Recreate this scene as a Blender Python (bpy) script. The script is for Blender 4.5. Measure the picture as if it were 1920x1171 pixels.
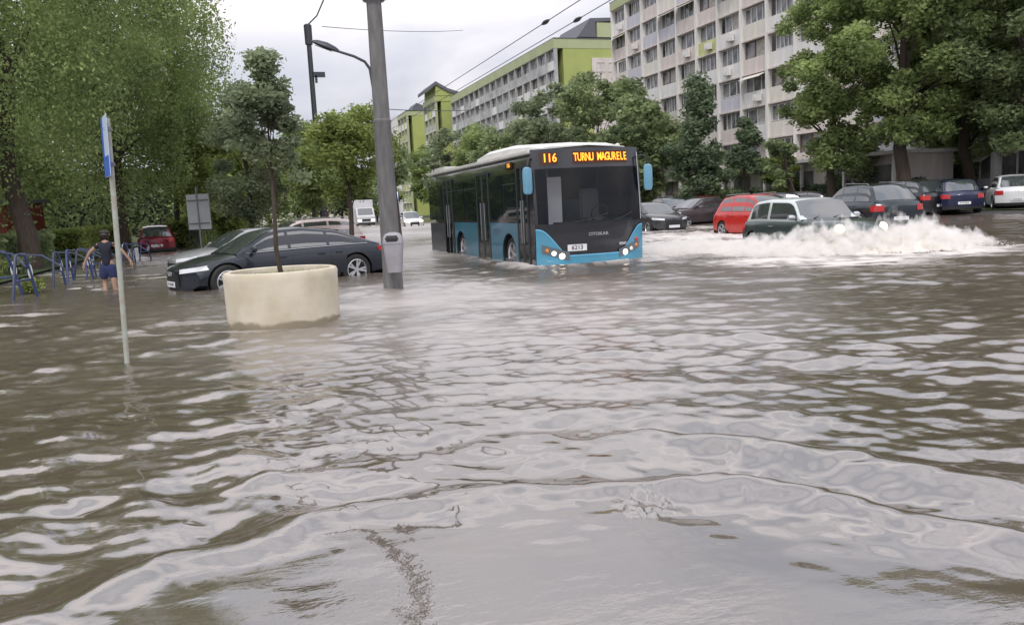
import bpy, bmesh, math, random
import numpy as np
from mathutils import Vector, Matrix
for o in list(bpy.data.objects): bpy.data.objects.remove(o)
S = bpy.context.scene; COL = S.collection
R = math.radians; PI = math.pi
# ---------------------------------------------------------------- camera
YAW, PITCH, ROLL, EYE, FPX = R(18.4), R(7.6), R(2.86), 1.4, 1500.0
fw = Vector((math.sin(YAW)*math.cos(PITCH), math.cos(YAW)*math.cos(PITCH), -math.sin(PITCH)))
r0 = Vector((math.cos(YAW), -math.sin(YAW), 0)); u0 = r0.cross(fw)
rt = r0*math.cos(ROLL) - u0*math.sin(ROLL); up = u0*math.cos(ROLL) + r0*math.sin(ROLL)
cam = bpy.data.objects.new('camera', bpy.data.cameras.new('camera')); COL.objects.link(cam)
M4 = Matrix((rt, up, -fw)).transposed().to_4x4(); M4.translation = Vector((0, 0, EYE)); cam.matrix_world = M4
cam.data.sensor_width = 36; cam.data.lens = 36*FPX/1920; cam.data.clip_start = .05; cam.data.clip_end = 2500
S.camera = cam
# ---------------------------------------------------------------- world: bright overcast sky over a Nishita base
SUN_EL, SUN_AZ = R(52), R(205)
W = bpy.data.worlds.new("World"); S.world = W; W.use_nodes = True
nt = W.node_tree; nt.nodes.clear(); N = nt.nodes.new; LK = nt.links.new
out = N('ShaderNodeOutputWorld'); bg = N('ShaderNodeBackground'); LK(bg.outputs[0], out.inputs[0])
sky = N('ShaderNodeTexSky'); sky.sky_type = 'NISHITA'; sky.sun_disc = False; sky.sun_elevation = SUN_EL; sky.sun_rotation = SUN_AZ; sky.dust_density = 3
tc = N('ShaderNodeTexCoord'); mp = N('ShaderNodeMapping'); mp.inputs['Scale'].default_value = (1, 1, 3.2); LK(tc.outputs['Generated'], mp.inputs[0])
nz = N('ShaderNodeTexNoise'); nz.inputs['Scale'].default_value = 2.3; nz.inputs['Detail'].default_value = 7; nz.inputs['Roughness'].default_value = .48; nz.inputs['Distortion'].default_value = .35
LK(mp.outputs[0], nz.inputs['Vector'])
cr = N('ShaderNodeValToRGB'); cr.color_ramp.elements[0].position = .37; cr.color_ramp.elements[0].color = (5.1, 5.5, 6.5, 1)
cr.color_ramp.elements[1].position = .66; cr.color_ramp.elements[1].color = (9.9, 9.35, 9.6, 1); LK(nz.outputs['Fac'], cr.inputs[0])
sx = N('ShaderNodeSeparateXYZ'); LK(tc.outputs['Generated'], sx.inputs[0])
mr = N('ShaderNodeMapRange'); mr.inputs[1].default_value = .02; mr.inputs[2].default_value = .6; mr.inputs[3].default_value = .84; mr.inputs[4].default_value = 1.95; LK(sx.outputs['Z'], mr.inputs[0])
vm = N('ShaderNodeVectorMath'); vm.operation = 'SCALE'; LK(cr.outputs[0], vm.inputs[0]); LK(mr.outputs[0], vm.inputs['Scale'])
mx = N('ShaderNodeMix'); mx.data_type = 'RGBA'; mx.inputs[0].default_value = .93
LK(sky.outputs[0], mx.inputs[6]); LK(vm.outputs[0], mx.inputs[7]); LK(mx.outputs[2], bg.inputs[0]); bg.inputs[1].default_value = .1
sun = bpy.data.objects.new('sun', bpy.data.lights.new('sun', 'SUN')); COL.objects.link(sun)
sun.data.energy = 1.5; sun.data.angle = R(14); sun.data.color = (1, .95, .87); sun.rotation_euler = (R(38), 0, R(-25))
S.view_settings.view_transform = 'Standard'; S.view_settings.look = 'None'; S.view_settings.exposure = .06; S.view_settings.gamma = 1
S.render.engine = 'CYCLES'; S.cycles.max_bounces = 7; S.cycles.transparent_max_bounces = 8; S.cycles.use_denoising = True
# ---------------------------------------------------------------- helpers
def ray(px, py): return fw + rt*((px-960)/FPX) - up*((py-585.5)/FPX)
def at(px, py, z=0.0):
    d = ray(px, py); t = (z-EYE)/d.z; return Vector((d.x*t, d.y*t, z))
HF = Vector((math.sin(YAW), math.cos(YAW), 0)); HR = Vector((math.cos(YAW), -math.sin(YAW), 0))
def atd(px, py, Z):
    d = ray(px, py); t = Z/d.dot(HF); return Vector((0, 0, EYE)) + d*t
def cw(X, Z, z=0.0):
    v = HF*Z + HR*X; return Vector((v.x, v.y, z))
def hd(X, Z):   # heading angle of a direction given in across / away metres
    v = HF*Z + HR*X; return math.atan2(v.y, v.x)
def mat(name, col, rough=.6, metal=0, var=0, scale=4, spec=.5, coat=0, bump=0, emit=0, col2=None, stretch=None):
    m = bpy.data.materials.new(name); m.use_nodes = True; t = m.node_tree; b = t.nodes['Principled BSDF']
    b.inputs['Base Color'].default_value = (*col, 1); b.inputs['Roughness'].default_value = rough; b.inputs['Metallic'].default_value = metal
    b.inputs['Specular IOR Level'].default_value = spec; b.inputs['Coat Weight'].default_value = coat; b.inputs['Coat Roughness'].default_value = .05; b.inputs['Coat IOR'].default_value = 1.55
    if emit: b.inputs['Emission Color'].default_value = (*col, 1); b.inputs['Emission Strength'].default_value = emit
    if var or bump:
        c = t.nodes.new('ShaderNodeTexCoord'); n = t.nodes.new('ShaderNodeTexNoise'); n.inputs['Scale'].default_value = scale; n.inputs['Detail'].default_value = 6
        if stretch:
            p = t.nodes.new('ShaderNodeMapping'); p.inputs['Scale'].default_value = stretch; t.links.new(c.outputs['Object'], p.inputs[0]); t.links.new(p.outputs[0], n.inputs['Vector'])
        else: t.links.new(c.outputs['Object'], n.inputs['Vector'])
        if var:
            q = t.nodes.new('ShaderNodeValToRGB'); c2 = col2 or tuple(x*(1-var) for x in col)
            q.color_ramp.elements[0].position = .35; q.color_ramp.elements[0].color = (*c2, 1); q.color_ramp.elements[1].position = .65; q.color_ramp.elements[1].color = (*col, 1)
            t.links.new(n.outputs['Fac'], q.inputs[0]); t.links.new(q.outputs[0], b.inputs['Base Color'])
        if bump:
            k = t.nodes.new('ShaderNodeBump'); k.inputs['Strength'].default_value = bump; k.inputs['Distance'].default_value = .02
            t.links.new(n.outputs['Fac'], k.inputs['Height']); t.links.new(k.outputs[0], b.inputs['Normal'])
    return m
def glass(name, tint, alpha=.35, rough=.03, ior=1.9):
    m = bpy.data.materials.new(name); m.use_nodes = True; t = m.node_tree; t.nodes.clear()
    o = t.nodes.new('ShaderNodeOutputMaterial'); p = t.nodes.new('ShaderNodeBsdfPrincipled'); p.inputs['Base Color'].default_value = (*tint, 1)
    p.inputs['Roughness'].default_value = rough; p.inputs['IOR'].default_value = ior; p.inputs['Alpha'].default_value = 1-alpha
    t.links.new(p.outputs[0], o.inputs[0]); return m
class MB:
    def __init__(s): s.v = []; s.f = []; s.m = []; s.mi = 0
    def add(s, vs, fs):
        n = len(s.v); s.v += [tuple(v) for v in vs]; s.f += [tuple(i+n for i in f) for f in fs]; s.m += [s.mi]*len(fs); return s
    def box(s, c, d, rz=0, M=None):
        x, y, z = d[0]/2, d[1]/2, d[2]/2; vs = []
        ca, sa = math.cos(rz), math.sin(rz)
        for a, b, e in ((-x,-y,-z),(x,-y,-z),(x,y,-z),(-x,y,-z),(-x,-y,z),(x,-y,z),(x,y,z),(-x,y,z)):
            p = Vector((c[0]+a*ca-b*sa, c[1]+a*sa+b*ca, c[2]+e)); vs.append(M @ p if M else p)
        return s.add(vs, [(0,3,2,1),(4,5,6,7),(0,1,5,4),(1,2,6,5),(2,3,7,6),(3,0,4,7)])
    def tube(s, pts, rs, n=8, cap=True):
        pts = [Vector(p) for p in pts]; rs = rs if hasattr(rs, '__len__') else [rs]*len(pts)
        vs = []; fs = []; a = None
        for i, p in enumerate(pts):
            t = (pts[min(i+1, len(pts)-1)] - pts[max(i-1, 0)]).normalized()
            if a is None: a = t.orthogonal().normalized()
            else: a = (a - t*a.dot(t)).normalized()
            b = t.cross(a)
            for k in range(n):
                g = 2*PI*k/n; vs.append(p + (a*math.cos(g)+b*math.sin(g))*rs[i])
        for i in range(len(pts)-1):
            for k in range(n): fs.append((i*n+k, i*n+(k+1) % n, (i+1)*n+(k+1) % n, (i+1)*n+k))
        if cap: fs.append(tuple(range(n-1, -1, -1))); fs.append(tuple((len(pts)-1)*n+k for k in range(n)))
        return s.add(vs, fs)
    def lathe(s, prof, c=(0,0,0), n=24, axis='Z'):   # prof of (r, h)
        vs = []; fs = []
        for r, h in prof:
            for k in range(n):
                g = 2*PI*k/n
                q = (r*math.cos(g), r*math.sin(g), h) if axis == 'Z' else (r*math.cos(g), h, r*math.sin(g))
                vs.append((c[0]+q[0], c[1]+q[1], c[2]+q[2]))
        for i in range(len(prof)-1):
            for k in range(n):
                f = (i*n+k, i*n+(k+1) % n, (i+1)*n+(k+1) % n, (i+1)*n+k); fs.append(f if axis == 'Z' else f[::-1])
        return s.add(vs, fs)
    def grid(s, P):      # P[i][j] points
        nj = len(P[0]); vs = [p for r in P for p in r]; fs = []
        for i in range(len(P)-1):
            for j in range(nj-1): fs.append((i*nj+j, (i+1)*nj+j, (i+1)*nj+j+1, i*nj+j+1))
        return s.add(vs, fs)
    def prism(s, poly, h0, h1, plane='XY', M=None):
        n = len(poly); f = {'XY': lambda a, b, h: (a, b, h), 'XZ': lambda a, b, h: (a, h, b), 'YZ': lambda a, b, h: (h, a, b)}[plane]
        vs = [f(a, b, h0) for a, b in poly] + [f(a, b, h1) for a, b in poly]
        if M: vs = [M @ Vector(v) for v in vs]
        return s.add(vs, [tuple(range(n-1, -1, -1)), tuple(range(n, 2*n))] + [(i, (i+1) % n, n+(i+1) % n, n+i) for i in range(n)])
    def build(s, name, mats, parent=None, smooth=False, bevel=0, fix=True):
        me = bpy.data.meshes.new(name); me.from_pydata(s.v, [], s.f)
        for m in (mats if isinstance(mats, (list, tuple)) else [mats]): me.materials.append(m)
        if any(s.m): me.polygons.foreach_set('material_index', s.m)
        if fix or smooth or bevel:
            b = bmesh.new(); b.from_mesh(me)
            if fix: bmesh.ops.recalc_face_normals(b, faces=b.faces)
            if bevel: bmesh.ops.bevel(b, geom=[e for e in b.edges if e.calc_face_angle(0) > .5], offset=bevel, segments=2, affect='EDGES')
            b.to_mesh(me); b.free()
        if smooth: me.shade_smooth(); me.set_sharp_from_angle(angle=R(38))
        o = bpy.data.objects.new(name, me); COL.objects.link(o)
        if parent: o.parent = parent
        return o
def tag(o, label=None, cat=None, group=None, kind=None):
    for k, v in (('label', label), ('category', cat), ('group', group), ('kind', kind)):
        if v: o[k] = v
    return o
def empty(name, loc, rz=0, label=None, cat=None, group=None):
    o = bpy.data.objects.new(name, None); COL.objects.link(o); o.location = loc; o.rotation_euler = (0, 0, rz); o.empty_display_size = .2
    return tag(o, label, cat, group)
KIDS = {}
def copy_tree(o, parent=None):
    c = o.copy(); COL.objects.link(c); c.parent = parent
    for ch in o.children: copy_tree(ch, c)
    return c
def npmesh(name, V, F, m, parent=None, smooth=False, attr=None):
    me = bpy.data.meshes.new(name); k = F.shape[1]
    me.vertices.add(len(V)); me.vertices.foreach_set('co', V.astype(np.float32).ravel())
    me.loops.add(F.size); me.loops.foreach_set('vertex_index', F.astype(np.int32).ravel())
    me.polygons.add(len(F)); me.polygons.foreach_set('loop_start', np.arange(0, F.size, k, dtype=np.int32)); me.polygons.foreach_set('loop_total', np.full(len(F), k, dtype=np.int32))
    if smooth: me.polygons.foreach_set('use_smooth', np.ones(len(F), dtype=bool))
    me.update(calc_edges=True); me.materials.append(m)
    for nm, d in (attr or {}).items():
        a = me.attributes.new(nm, 'FLOAT', 'POINT'); a.data.foreach_set('value', d.astype(np.float32))
    o = bpy.data.objects.new(name, me); COL.objects.link(o)
    if parent: o.parent = parent
    return o
def text(body, size, m, name, parent, M, ext=.004, sx=1.0):
    c = bpy.data.curves.new(name, 'FONT'); c.body = body; c.size = size; c.extrude = ext; c.align_x = 'CENTER'; c.align_y = 'CENTER'; c.resolution_u = 3; c.offset = size*.012
    t = bpy.data.objects.new(name, c); COL.objects.link(t); dg = bpy.context.evaluated_depsgraph_get()
    me = bpy.data.meshes.new_from_object(t.evaluated_get(dg)); bpy.data.objects.remove(t)
    me.transform(Matrix.Diagonal((sx, 1, 1, 1))); me.transform(M); me.materials.clear(); me.materials.append(m)
    o = bpy.data.objects.new(name, me); COL.objects.link(o); o.parent = parent; return o
def hash2(ix, iy, s):
    h = (ix*374761393 + iy*668265263 + s*1274126177) & 0x7fffffff
    h = ((h ^ (h >> 13))*1103515245) & 0x7fffffff
    return ((h ^ (h >> 16)) & 0xffff)/65535.0
def vnoise(x, y, s=0):
    ix = np.floor(x).astype(np.int64); iy = np.floor(y).astype(np.int64); fx = x-ix; fy = y-iy
    fx = fx*fx*(3-2*fx); fy = fy*fy*(3-2*fy)
    return (hash2(ix, iy, s)*(1-fx)+hash2(ix+1, iy, s)*fx)*(1-fy) + (hash2(ix, iy+1, s)*(1-fx)+hash2(ix+1, iy+1, s)*fx)*fy
def fbm(x, y, s=0, o=4):
    a = 0; w = .5; t = 0
    for k in range(o): a = a + w*vnoise(x*2**k, y*2**k, s+k*7); t += w; w *= .5
    return a/t
def sstep(a, b, x): t = np.clip((x-a)/(b-a), 0, 1); return t*t*(3-2*t)
def sst(a, b, x): t = min(max((x-a)/(b-a), 0), 1); return t*t*(3-2*t)
# ---------------------------------------------------------------- materials
M_conc = mat('pole_concrete', (.175, .17, .17), .85, var=.3, scale=5, bump=.3, stretch=(3, 3, .6))
M_dark = mat('dark_metal', (.06, .065, .075), .5, metal=.4)
M_grey = mat('grey_metal', (.3, .31, .33), .45, metal=.6, var=.2)
M_black = mat('black_plastic', (.018, .018, .02), .45)
M_rubber = mat('tyre_rubber', (.02, .02, .02), .8, bump=.2, scale=30)
M_alloy = mat('alloy_rim', (.55, .56, .58), .3, metal=.8)
M_white = mat('white_plate', (.75, .76, .78), .4, var=.1, scale=9)
M_lampr = mat('rear_lamp_red', (.45, .02, .02), .2, coat=.5)
M_lamp = mat('headlamp_lens', (.75, .78, .8), .1, coat=1)
M_lit = mat('lit_headlamp', (1, .9, .72), .3, emit=4)
M_cglass = glass('car_glass', (.045, .055, .058), .10, ior=2.5)
M_bark = mat('bark', (.075, .055, .042), .9, var=.45, scale=8, bump=.6, stretch=(4, 4, .7))
M_soil = mat('soil', (.1, .07, .045), .95, var=.4, scale=20, bump=.5)
def leafmat(name, a, b, tr=.35):
    m = bpy.data.materials.new(name); m.use_nodes = True; t = m.node_tree; t.nodes.clear(); n = t.nodes.new; l = t.links.new
    o = n('ShaderNodeOutputMaterial'); g = n('ShaderNodeNewGeometry'); c = n('ShaderNodeValToRGB')
    c.color_ramp.elements[0].color = (*a, 1); c.color_ramp.elements[1].color = (*b, 1)
    tcn = n('ShaderNodeTexCoord'); nn = n('ShaderNodeTexNoise'); nn.inputs['Scale'].default_value = .7; nn.inputs['Detail'].default_value = 3
    l(tcn.outputs['Object'], nn.inputs['Vector'])
    ad = n('ShaderNodeMath'); ad.operation = 'MULTIPLY_ADD'; ad.inputs[1].default_value = .36; l(g.outputs['Random Per Island'], ad.inputs[0])
    ms = n('ShaderNodeMath'); ms.operation = 'MULTIPLY_ADD'; ms.inputs[1].default_value = 2.3; ms.inputs[2].default_value = -.82; l(nn.outputs['Fac'], ms.inputs[0]); l(ms.outputs[0], ad.inputs[2])
    l(ad.outputs[0], c.inputs[0])
    d = n('ShaderNodeBsdfPrincipled'); d.inputs['Roughness'].default_value = .6; d.inputs['Specular IOR Level'].default_value = .18; l(c.outputs[0], d.inputs['Base Color'])
    tr_ = n('ShaderNodeBsdfTranslucent'); l(c.outputs[0], tr_.inputs[0]); x = n('ShaderNodeMixShader'); x.inputs[0].default_value = tr
    l(d.outputs[0], x.inputs[1]); l(tr_.outputs[0], x.inputs[2]); l(x.outputs[0], o.inputs[0]); return m
L_dark = leafmat('leaf_dark', (.095, .13, .065), (.42, .50, .25), .5)
L_mid = leafmat('leaf_mid', (.11, .155, .06), (.46, .56, .225), .5)
L_light = leafmat('leaf_light', (.12, .16, .045), (.40, .47, .15), .5)
L_grey = leafmat('leaf_greygreen', (.10, .125, .075), (.42, .49, .29), .45)
L_bluish = leafmat('leaf_deep', (.07, .105, .068), (.25, .325, .19), .45)
# ---------------------------------------------------------------- ground and water
def ground_z(X, Y):
    z = -.34 + .0*X
    z = z + .40*sstep(27.5, 31.5, X) + .42*sstep(-4.9, -6.4, X) + .12*sstep(-1.5, -2.6, X)*(1-sstep(-4.9, -6.4, X))
    return z
gx = np.concatenate([np.linspace(-900, -40, 20), np.linspace(-35, 60, 120), np.linspace(70, 900, 20)]); gy = np.concatenate([np.linspace(-60, 200, 60), np.linspace(230, 1600, 20)])
GX, GY = np.meshgrid(gx, gy); V = np.stack([GX, GY, ground_z(GX, GY) + .02*(fbm(GX*.5, GY*.5, 3)-.5)], -1).reshape(-1, 3)
def gridF(ni, nj):
    i, j = np.meshgrid(np.arange(ni-1), np.arange(nj-1), indexing='ij'); a = (i*nj+j).ravel(); return np.stack([a, a+1, a+nj+1, a+nj], 1)
M_ground = mat('asphalt_and_soil', (.06, .058, .055), .9, var=.3, scale=1.5, bump=.3)
tag(npmesh('ground', V, gridF(len(gy), len(gx)), M_ground, smooth=True), kind='structure')
M_grass = mat('lawn', (.055, .085, .025), .95, var=.5, scale=3, bump=.8)
def lawn(name, x0, x1, y0, y1, label):
    ax = np.linspace(x0, x1, 60); ay = np.linspace(y0, y1, 160); X, Y = np.meshgrid(ax, ay)
    Z = ground_z(X, Y) + .035 + .02*(fbm(X*.5, Y*.5, 3)-.5) + .03*fbm(X*3, Y*3, 9)
    return tag(npmesh(name, np.stack([X, Y, Z], -1).reshape(-1, 3), gridF(160, 60), M_grass, smooth=True), label, kind='structure')
lawn('lawn', -60, -6.0, -5, 190, 'green park lawn behind the hedge')
lawn('verge', 33, 60, 20, 190, 'green verge in front of the apartment blocks')
# water: real waves on a mesh that gets coarser with distance
NR = 900; ang = YAW + np.radians(np.concatenate([np.linspace(-80, -36, 70)[:-1], np.linspace(-36, 36, 1020), np.linspace(36, 80, 70)[1:]])); NA = len(ang)
rad = 1.3*np.exp(np.linspace(0, math.log(230/1.3), NR))
AA, RR = np.meshgrid(ang, rad, indexing='xy'); WX = np.sin(AA)*RR; WY = np.cos(AA)*RR
rng = np.random.default_rng(5); H = np.zeros_like(WX)
def trochoid(ph, sharp=1.0): c = np.cos(ph); return np.sign(c)*np.abs(c)**sharp
# wind chop: many crossing waves running mainly towards the viewer, left to right
for k in range(90):
    lam = .11*(1.7/.11)**rng.random(); a0 = rng.normal(YAW+R(4), R(24)); kk = 2*PI/lam
    amp = .00078*lam**.45*(.8 if lam > .5 else 1.0)*np.exp(-(RR*.0085/lam)**2)
    mod = .25+1.3*vnoise(WX*.35+k*3.1, WY*.35, 40+k)**1.5
    H += amp*4.4*mod*np.sin(kk*(WX*np.sin(a0)+WY*np.cos(a0)) + rng.random()*6.3 + 1.4*vnoise(WX*.5, WY*.5, 90+k))
chop = sstep(2.6, 4.2, RR + .55*(fbm(WX*.9, WY*.9, 77)-.5))           # calm patch by the viewer's feet
H *= (.035 + .965*chop)*(.8+.2*sstep(4.5, 11, RR))*(.45+1.1*fbm(WX*.28, WY*.28, 301, 3))
# ring waves spreading from the spot the film is shot from
C1 = at(1050, 1560); D1 = np.hypot(WX-C1.x, WY-C1.y) + .5*(fbm(WX*.8, WY*.8, 12, 3)-.5) + .26*(fbm(WX*2.6, WY*2.6, 15, 4)-.5)
r_arc = (at(1080, 912)-C1).length - .16
def ring(D, r, w, a): return a*np.exp(-((D-r)/w)**2)
am = .25+1.5*sstep(.3, .72, fbm(WX*.8, WY*.8, 31, 4))
H += (.9+.8*am)*(ring(D1, r_arc+.12, .14, .042) - ring(D1, r_arc+.40, .2, .024)) + 1.45*am*(0 + ring(D1, r_arc+.86, .17, .030) - ring(D1, r_arc+1.15, .2, .012) + ring(D1, r_arc+1.6, .19, .024) + ring(D1, r_arc+2.5, .25, .02) + ring(D1, r_arc+3.6, .3, .014))
# wash coming off the planter, sign pole and kerb on the left
C2 = at(1700, 640); D2 = np.hypot(WX-C2.x, WY-C2.y) + .8*(fbm(WX*.6, WY*.6, 52, 3)-.5)
H += .012*np.sin(2*PI*D2/.62)*sstep(2.5, 5, D2)*sstep(15, 8, D2)*sstep(.45, .7, fbm(WX*.5+9, WY*.5, 61, 3))*chop*1.6
H += .011*np.sin(2*PI*(D1)/.47)*sstep(r_arc+.4, r_arc+1.2, D1)*sstep(11, 3, D1)*sstep(.38, .6, fbm(WX*.45, WY*.45, 67, 3))
# front of the wash (the long bright line through the sign pole)
pa, pb = at(60, 700), at(470, 632); nn_ = Vector((-(pb-pa).y, (pb-pa).x, 0)).normalized()
dl = (WX-pa.x)*nn_.x + (WY-pa.y)*nn_.y + .12*(fbm(WX*1.1, WY*1.1, 71, 3)-.5); tl = ((WX-pa.x)*(pb-pa).x + (WY-pa.y)*(pb-pa).y)/(pb-pa).length_squared
H += .03*np.exp(-(dl/.09)**2)*sstep(-.5, .1, tl)*sstep(1.3, .9, tl)
for (qx, qy, rr_, aa_) in ((1210, 945, .10, .022),):
    q = at(qx, qy); Dq = np.hypot(WX-q.x, WY-q.y); H += aa_*np.exp(-((Dq-rr_*.8)/rr_*1.6)**2)*(2.4*fbm(WX*28, WY*28, 8, 3)-.75)
# bow wave round the bus and churned water round the small hatchback
Bc = at(1105, 492); MC = at(1590, 470)
def near(px, py, s): q = at(px, py); return np.exp(-(((WX-q.x)**2+(WY-q.y)**2)/s**2))
foam = np.zeros_like(WX)
for (px, py, s, w) in ((1560, 462, 3.2, 1.5), (1450, 455, 3.2, 1.3), (1350, 440, 4.0, 1.1), (1250, 470, 2.6, .95), (1480, 488, 2.0, .9), (1720, 470, 2.0, 1.3), (1600, 490, 1.8, .9), (1430, 470, 2.2, 1.1), (1680, 468, 1.8, 1.1), (1760, 474, 1.3, 1.0), (1300, 455, 3.4, .75), (1270, 430, 5.0, .6), (1500, 495, 1.7, .55), (1640, 492, 1.6, .6), (1350, 490, 1.6, .45), (1240, 480, 2.2, .5)):
    foam = np.maximum(foam, w*near(px, py, s))
fn = fbm(WX*1.3, WY*1.3, 101, 5); fn2 = fbm(WX*6, WY*3, 111, 4)
Ux = WX*HR.x+WY*HR.y; Uz = WX*HF.x+WY*HF.y; fs = fbm(Ux*.9, Uz*3.2, 131, 5)
foam_glare = sstep(.22, .92, foam*(.05+1.6*fs)*(.45+1.1*fn2))
H += .055*foam*(fn-.5) + .03*foam*(fn2-.5)
bx0 = cw(.70, 18.0); bd = np.hypot(np.maximum(np.maximum(bx0.x-WX, WX-bx0.x-2.70), 0), np.maximum(bx0.y-.1-WY, 0)); ahead = sstep(bx0.y+9, bx0.y-1, WY)
H += ahead*(.07*np.exp(-((bd-.30)/.22)**2)*(.5+fn) - .02*np.exp(-((bd-.75)/.25)**2) + .03*np.exp(-((bd-1.25)/.28)**2)*(.4+fn)); wk = 0
foam_glare = np.maximum(foam_glare, ahead*.95*sstep(.30, .62, fn2*.8+fn*.5-.12)*np.exp(-(np.maximum(bd-.12, 0)/.36)**2))
foam_glare = np.maximum(foam_glare, .6*sstep(.60, .74, fs)*sstep(.5, .7, fbm(WX*.22, WY*.22, 501, 3))*sstep(8, 11, RR)*sstep(60, 30, RR))
aer_glare = np.zeros_like(WX)  # aerated wash, plus sky reflection painted into the water colour as pale patches
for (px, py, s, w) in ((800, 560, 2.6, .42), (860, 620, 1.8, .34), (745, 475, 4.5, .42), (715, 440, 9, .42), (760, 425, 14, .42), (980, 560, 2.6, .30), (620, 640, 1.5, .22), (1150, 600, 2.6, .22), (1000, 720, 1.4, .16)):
    aer_glare = np.maximum(aer_glare, w*near(px, py, s))
foam_glare = np.maximum(foam_glare, aer_glare*(.55+.9*fn)*(.7+.6*fs))
# foam crumbs at the person's feet and by the parked racks
for (px, py, s) in ((200, 541, .45), (150, 540, .35), (525, 512, .2)):
    foam_glare = np.maximum(foam_glare, .8*near(px, py, s)*sstep(.5, .62, fn2))
H *= sstep(230, 120, RR)
V = np.stack([WX, WY, H], -1).reshape(-1, 3)
Mw = bpy.data.materials.new('flood_water'); Mw.use_nodes = True; t = Mw.node_tree; t.nodes.clear(); n = t.nodes.new; l = t.links.new
o_ = n('ShaderNodeOutputMaterial'); pw = n('ShaderNodeBsdfPrincipled'); pw.inputs['Roughness'].default_value = .035; pw.inputs['IOR'].default_value = 2.9
tcn = n('ShaderNodeTexCoord'); n1 = n('ShaderNodeTexNoise'); n1.inputs['Scale'].default_value = .35; n1.inputs['Detail'].default_value = 4; l(tcn.outputs['Object'], n1.inputs['Vector'])
c1 = n('ShaderNodeValToRGB'); c1.color_ramp.elements[0].position = .3; c1.color_ramp.elements[0].color = (.078, .063, .043, 1); c1.color_ramp.elements[1].position = .7; c1.color_ramp.elements[1].color = (.118, .094, .075, 1); l(n1.outputs['Fac'], c1.inputs[0])
at_ = n('ShaderNodeAttribute'); at_.attribute_name = 'foam'; mxc = n('ShaderNodeMix'); mxc.data_type = 'RGBA'; l(at_.outputs['Fac'], mxc.inputs[0]); l(c1.outputs[0], mxc.inputs[6]); mxc.inputs[7].default_value = (.58, .53, .49, 1); l(mxc.outputs[2], pw.inputs['Base Color'])  # attribute carries real foam and the painted sky glare
rg = n('ShaderNodeMath'); rg.operation = 'MULTIPLY_ADD'; rg.inputs[1].default_value = .6; rg.inputs[2].default_value = .05; l(at_.outputs['Fac'], rg.inputs[0]); ar2 = n('ShaderNodeAttribute'); ar2.attribute_name = 'ripple'; rg2 = n('ShaderNodeMath'); rg2.operation = 'MULTIPLY_ADD'; rg2.inputs[1].default_value = .15; l(ar2.outputs['Fac'], rg2.inputs[0]); l(rg.outputs[0], rg2.inputs[2]); l(rg2.outputs[0], pw.inputs['Roughness'])
n2 = n('ShaderNodeTexNoise'); n2.inputs['Scale'].default_value = 7; n2.inputs['Detail'].default_value = 5; n2.inputs['Roughness'].default_value = .55; mp2 = n('ShaderNodeMapping'); mp2.inputs['Scale'].default_value = (.6, 1.2, 1); mp2.inputs['Rotation'].default_value = (0, 0, YAW); l(tcn.outputs['Object'], mp2.inputs[0]); l(mp2.outputs[0], n2.inputs['Vector'])
n3 = n('ShaderNodeTexNoise'); n3.inputs['Scale'].default_value = .5; n3.inputs['Detail'].default_value = 3; l(tcn.outputs['Object'], n3.inputs['Vector'])
mm = n('ShaderNodeMapRange'); mm.inputs[1].default_value = .42; mm.inputs[2].default_value = .68; mm.inputs[3].default_value = .08; mm.inputs[4].default_value = .75; l(n3.outputs['Fac'], mm.inputs[0])
bp = n('ShaderNodeBump'); bp.inputs['Distance'].default_value = .012; l(n2.outputs['Fac'], bp.inputs['Height']); ar_ = n('ShaderNodeAttribute'); ar_.attribute_name = 'ripple'; ma_ = n('ShaderNodeMath'); ma_.operation = 'MULTIPLY_ADD'; ma_.inputs[1].default_value = .7; l(ar_.outputs['Fac'], ma_.inputs[0]); l(mm.outputs[0], ma_.inputs[2]); l(ma_.outputs[0], bp.inputs['Strength']); l(bp.outputs[0], pw.inputs['Normal']); l(pw.outputs[0], o_.inputs[0])
tag(npmesh('water', V, gridF(NR, NA)[:, ::-1], Mw, smooth=True, attr={'foam': foam_glare.ravel(), 'ripple': (sstep(3.6, 15, RR+.8*(fn-.5))*(.5+.8*fbm(WX*.2, WY*.2, 601, 3))).ravel()}), kind='structure')
# ---------------------------------------------------------------- buildings
M_green = mat('lime_render', (.40, .45, .15), .9, var=.12, scale=.4); M_green2 = mat('pale_green_render', (.42, .46, .27), .9, var=.12, scale=.4)
M_cream = mat('cream_render', (.70, .67, .60), .9, var=.16, scale=1.1, stretch=(2, 2, .25)); M_pink = mat('pink_beige_render', (.66, .59, .555), .9, var=.16, scale=1.1, stretch=(2, 2, .25))
M_lilac = mat('lilac_render', (.54, .535, .58), .9, var=.15, scale=1.1, stretch=(2, 2, .25)); M_pwhite = mat('pale_render', (.74, .725, .70), .9, var=.15, scale=1.1, stretch=(2, 2, .25))
M_yell = mat('lime_panel', (.52, .54, .25), .9, var=.1); M_bgrey = mat('weathered_grey_render', (.50, .51, .505), .9, var=.35, scale=.5)
M_slab = mat('roof_dark', (.12, .125, .14), .8); M_wframe = mat('window_frame_white', (.62, .62, .6), .5); M_wframe2 = mat('window_frame_brown', (.16, .11, .09), .5)
M_wglass = mat('window_glass', (.07, .075, .085), .08, spec=.8, var=.6, scale=.8, col2=(.27, .26, .26)); M_curt = mat('window_blind', (.42, .4, .36), .8, var=.3, scale=3)
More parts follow.
